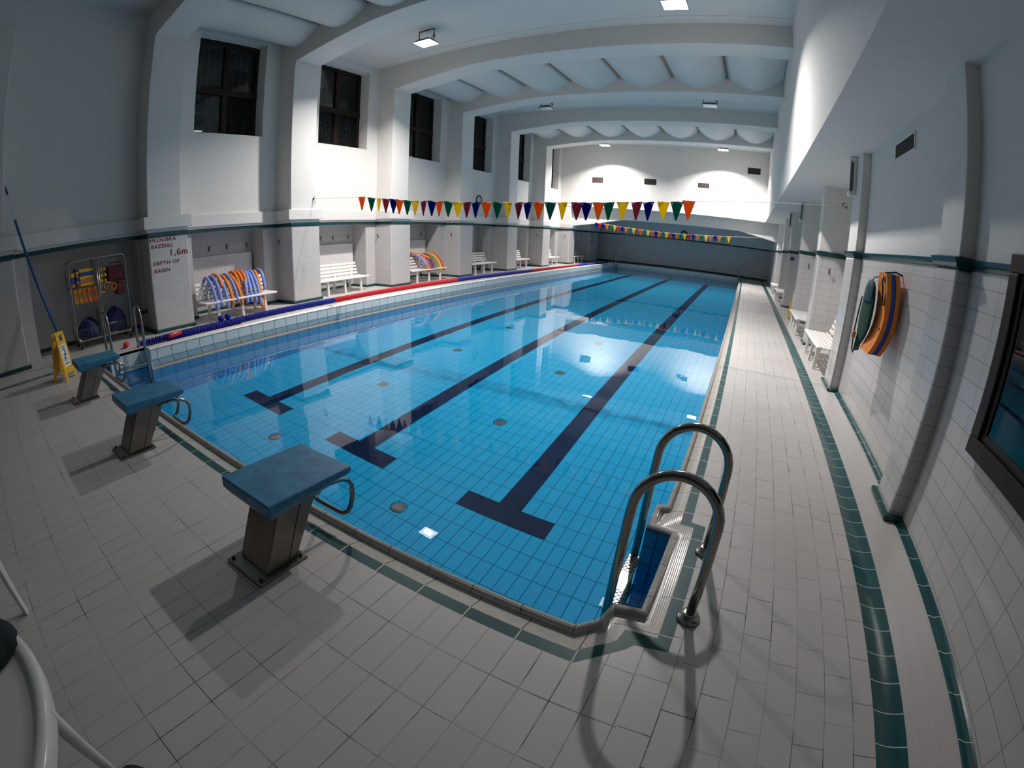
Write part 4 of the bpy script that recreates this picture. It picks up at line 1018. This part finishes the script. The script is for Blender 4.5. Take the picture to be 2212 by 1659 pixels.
for z, w_, d in ((1.76, .02, .008), (1.74, .09, .03), (1.68, .14, .045), (1.60, .17, .05), (1.53, .18, .052)):
    rows.append([(1.878 + d * math.sin(a), 4.0 + w_ * math.cos(a), z) for a in [j * PI / 10 for j in range(21)]])
m.loft(rows, 0, True); m.build('pouch', 'net_teal', r)
m = MB()
for k in range(5):
    a = k * 1.3; m.tube([(1.87 + .02 * math.sin(a), 3.95 + .05 * k, 1.2), (1.86, 3.96 + .05 * k, 1.06 - .02 * k), (1.86, 4.0 + .05 * k, .98 - .012 * k), (1.87, 4.03 + .05 * k, 1.07), (1.875, 4.02 + .04 * k, 1.18)], .007, 6)
m.tube([(1.85, 4.22, 1.55), (1.845, 4.27, 1.30), (1.845, 4.29, 1.12), (1.85, 4.26, .94), (1.855, 4.20, .91), (1.855, 4.17, 1.0), (1.86, 4.16, 1.14)], .009, 6)
m.build('cord', 'net_green', r)
MB().tube([(1.845, 4.27, 1.14), (1.845, 4.28, 1.07)], .024, 8).build('toggle', 'foam_orange', r)
MB().tube([(2.17, 4.02, 1.80), (2.0, 4.01, 1.82), (1.90, 4.0, 1.79), (1.88, 4.0, 1.74)], .006, 6).build('hanging_loop', 'net_green', r)

# ------------------------------------------------------------------ window in the right wall beside the camera
ya, yb, za, zb = -.35, 1.47, .93, 2.14
root = struct(MB().box(2.13, 2.20, ya, yb, za, zb).build('window_7', 'night'))
m = MB(); f = .115
for a in ((ya, yb, za, za + f), (ya, yb, zb - f, zb), (ya, ya + f, za + f, zb - f), (yb - f, yb, za + f, zb - f)): m.box(2.085, 2.16, *a)
m.build('window_frame', 'wood', root, bevel=.01)
m = MB(); f2 = f + .05
for a in ((ya + f, yb - f, za + f, za + f2), (ya + f, yb - f, zb - f2, zb - f), (ya + f, ya + f2, za + f2, zb - f2), (yb - f2, yb - f, za + f2, zb - f2)): m.box(2.108, 2.16, *a)
m.build('sash', 'wood', root, bevel=.008)
MB().box(2.120, 2.124, ya + f2 - .01, yb - f2 + .01, za + f2 - .01, zb - f2 + .01).build('window_pane', 'pane_clear', root)

# ------------------------------------------------------------------ table, chair and bags at the lower left
TC = (-1.005, -2.325)
r = thing('round_table', 'round white plastic table at the lower left corner', 'table', (TC[0], TC[1], 0))
MB().lathe([(.001, .700), (.55, .700), (.60, .703), (.615, .716), (.628, .722), (.645, .722), (.660, .714), (.664, .700), (.66, .66), (.655, .645), (.64, .66), (.635, .69), (.001, .69)], (TC[0], TC[1], 0), 'z', 72).build('table_top', 'table_white', r)
for a in (75, 165, 255, 345):
    t = math.radians(a); t2 = math.radians(a + 18)
    p0, p1 = Vector((TC[0] + .64 * math.cos(t), TC[1] + .64 * math.sin(t), .70)), Vector((TC[0] + .61 * math.cos(t2), TC[1] + .61 * math.sin(t2), 0))
    m = MB(); m.tube([tuple(p0 * (1 - k / 4) + p1 * (k / 4)) for k in range(5)], [.030, .028, .026, .023, .02], 8, flat=.7); m.build('leg', 'table_white', r)
lump('pouch', (TC[0] - .22, TC[1] + .535, .715), (.115, .085, .09), 'cloth_dark', 'black crumpled cloth pouch lying on the white table', 'pouch', 11)
lump('shoulder_bag', (-.985, -1.70, 0), (.085, .09, .10), 'cloth_dark', 'black rounded bag top on the floor at the bottom edge', 'bag', 8)
r = thing('plastic_chair', 'white chair of which one slim leg shows at the left edge', 'chair', (-2.70, -2.08, 0))
CA = math.radians(38); ca_, sa_ = math.cos(CA), math.sin(CA)
def cw(u, v, z): u -= .27; v -= .26; return (-2.43 + u * ca_ - v * sa_, -1.82 + u * sa_ + v * ca_, z)
for sx in (-1, 1):
    for sy in (-1, 1):
        x, y = sx * .27, sy * .26; i_ = -sx * .02
        q4 = lambda hx, hy, z, d=0.: [cw(x + d + a_, y + b_, z) for a_, b_ in ((-hx, -hy), (hx, -hy), (hx, hy), (-hx, hy))]
        MB().hexa(q4(.02, .013, 0), q4(.03, .02, .46, i_)).build('leg', 'plastic_white', r, bevel=.004)
rect = lambda a0, a1, b0, b1, z: [cw(a0, b0, z), cw(a1, b0, z), cw(a1, b1, z), cw(a0, b1, z)]
MB().hexa(rect(-.28, .28, -.28, .28, .46), rect(-.28, .28, -.28, .28, .49)).build('seat', 'plastic_white', r, bevel=.012)
MB().hexa(rect(-.27, -.24, -.28, .28, .49), rect(-.36, -.33, -.26, .26, .95)).build('backrest', 'plastic_white', r, bevel=.012)
#ENDPART2
# ------------------------------------------------------------------ camera
R = None
def camera():
    yaw, pitch, roll = -.4857, -.3346, .0395
    f = Vector((math.sin(yaw) * math.cos(pitch), math.cos(yaw) * math.cos(pitch), math.sin(pitch)))
    r = Vector((math.cos(yaw), -math.sin(yaw), 0)); u = r.cross(f)
    r2 = math.cos(roll) * r + math.sin(roll) * u; u2 = -math.sin(roll) * r + math.cos(roll) * u
    cd = bpy.data.cameras.new('camera'); o = bpy.data.objects.new('camera', cd); col.objects.link(o)
    o.matrix_world = Matrix(((r2.x, u2.x, -f.x, .4317), (r2.y, u2.y, -f.y, -1.3557), (r2.z, u2.z, -f.z, 1.8396), (0, 0, 0, 1)))
    cd.type = 'PANO'; cd.panorama_type = 'FISHEYE_LENS_POLYNOMIAL'
    cd.sensor_fit = 'HORIZONTAL'; cd.sensor_width = 36.; cd.sensor_height = 27.
    cd.fisheye_fov = math.radians(200)
    K = KPOLY
    cd.fisheye_polynomial_k0 = K[0]; cd.fisheye_polynomial_k1 = K[1]; cd.fisheye_polynomial_k2 = K[2]; cd.fisheye_polynomial_k3 = K[3]; cd.fisheye_polynomial_k4 = K[4]
    cd.clip_start = .01; cd.clip_end = 200
    scene.camera = o
KPOLY = (0, -0.062311562, -1.4467383e-05, 1.449553e-05, -3.3247817e-07)
camera()

# ------------------------------------------------------------------ world, view, render settings
w = bpy.data.worlds.new('night'); scene.world = w; w.use_nodes = True
w.node_tree.nodes['Background'].inputs[0].default_value = (.01, .012, .015, 1); w.node_tree.nodes['Background'].inputs[1].default_value = 1.
vs = scene.view_settings; vs.view_transform = 'Standard'; vs.look = 'None'; vs.gamma = 1; vs.use_curve_mapping = False; vs.exposure = 0.
cy = scene.cycles
cy.use_denoising = True; cy.max_bounces = 9; cy.diffuse_bounces = 4; cy.glossy_bounces = 4; cy.transmission_bounces = 7; cy.transparent_max_bounces = 12
cy.caustics_reflective = True; cy.caustics_refractive = True; cy.sample_clamp_indirect = 6.; cy.blur_glossy = .5
water_o.cycles.is_caustics_caster = True
basin.cycles.is_caustics_receiver = True

# ------------------------------------------------------------------ everything to metres
SM = Matrix.Scale(S, 4)
seen = set()
for o in bpy.data.objects:
    o.location = o.location * S
    if o.type == 'MESH' and o.data.name not in seen:
        seen.add(o.data.name); o.data.transform(SM); o.data.update()
    if o.type == 'MESH':
        for md in o.modifiers:
            if md.type == 'BEVEL': md.width *= S
for l in bpy.data.lights: l.size *= S; l.size_y *= S
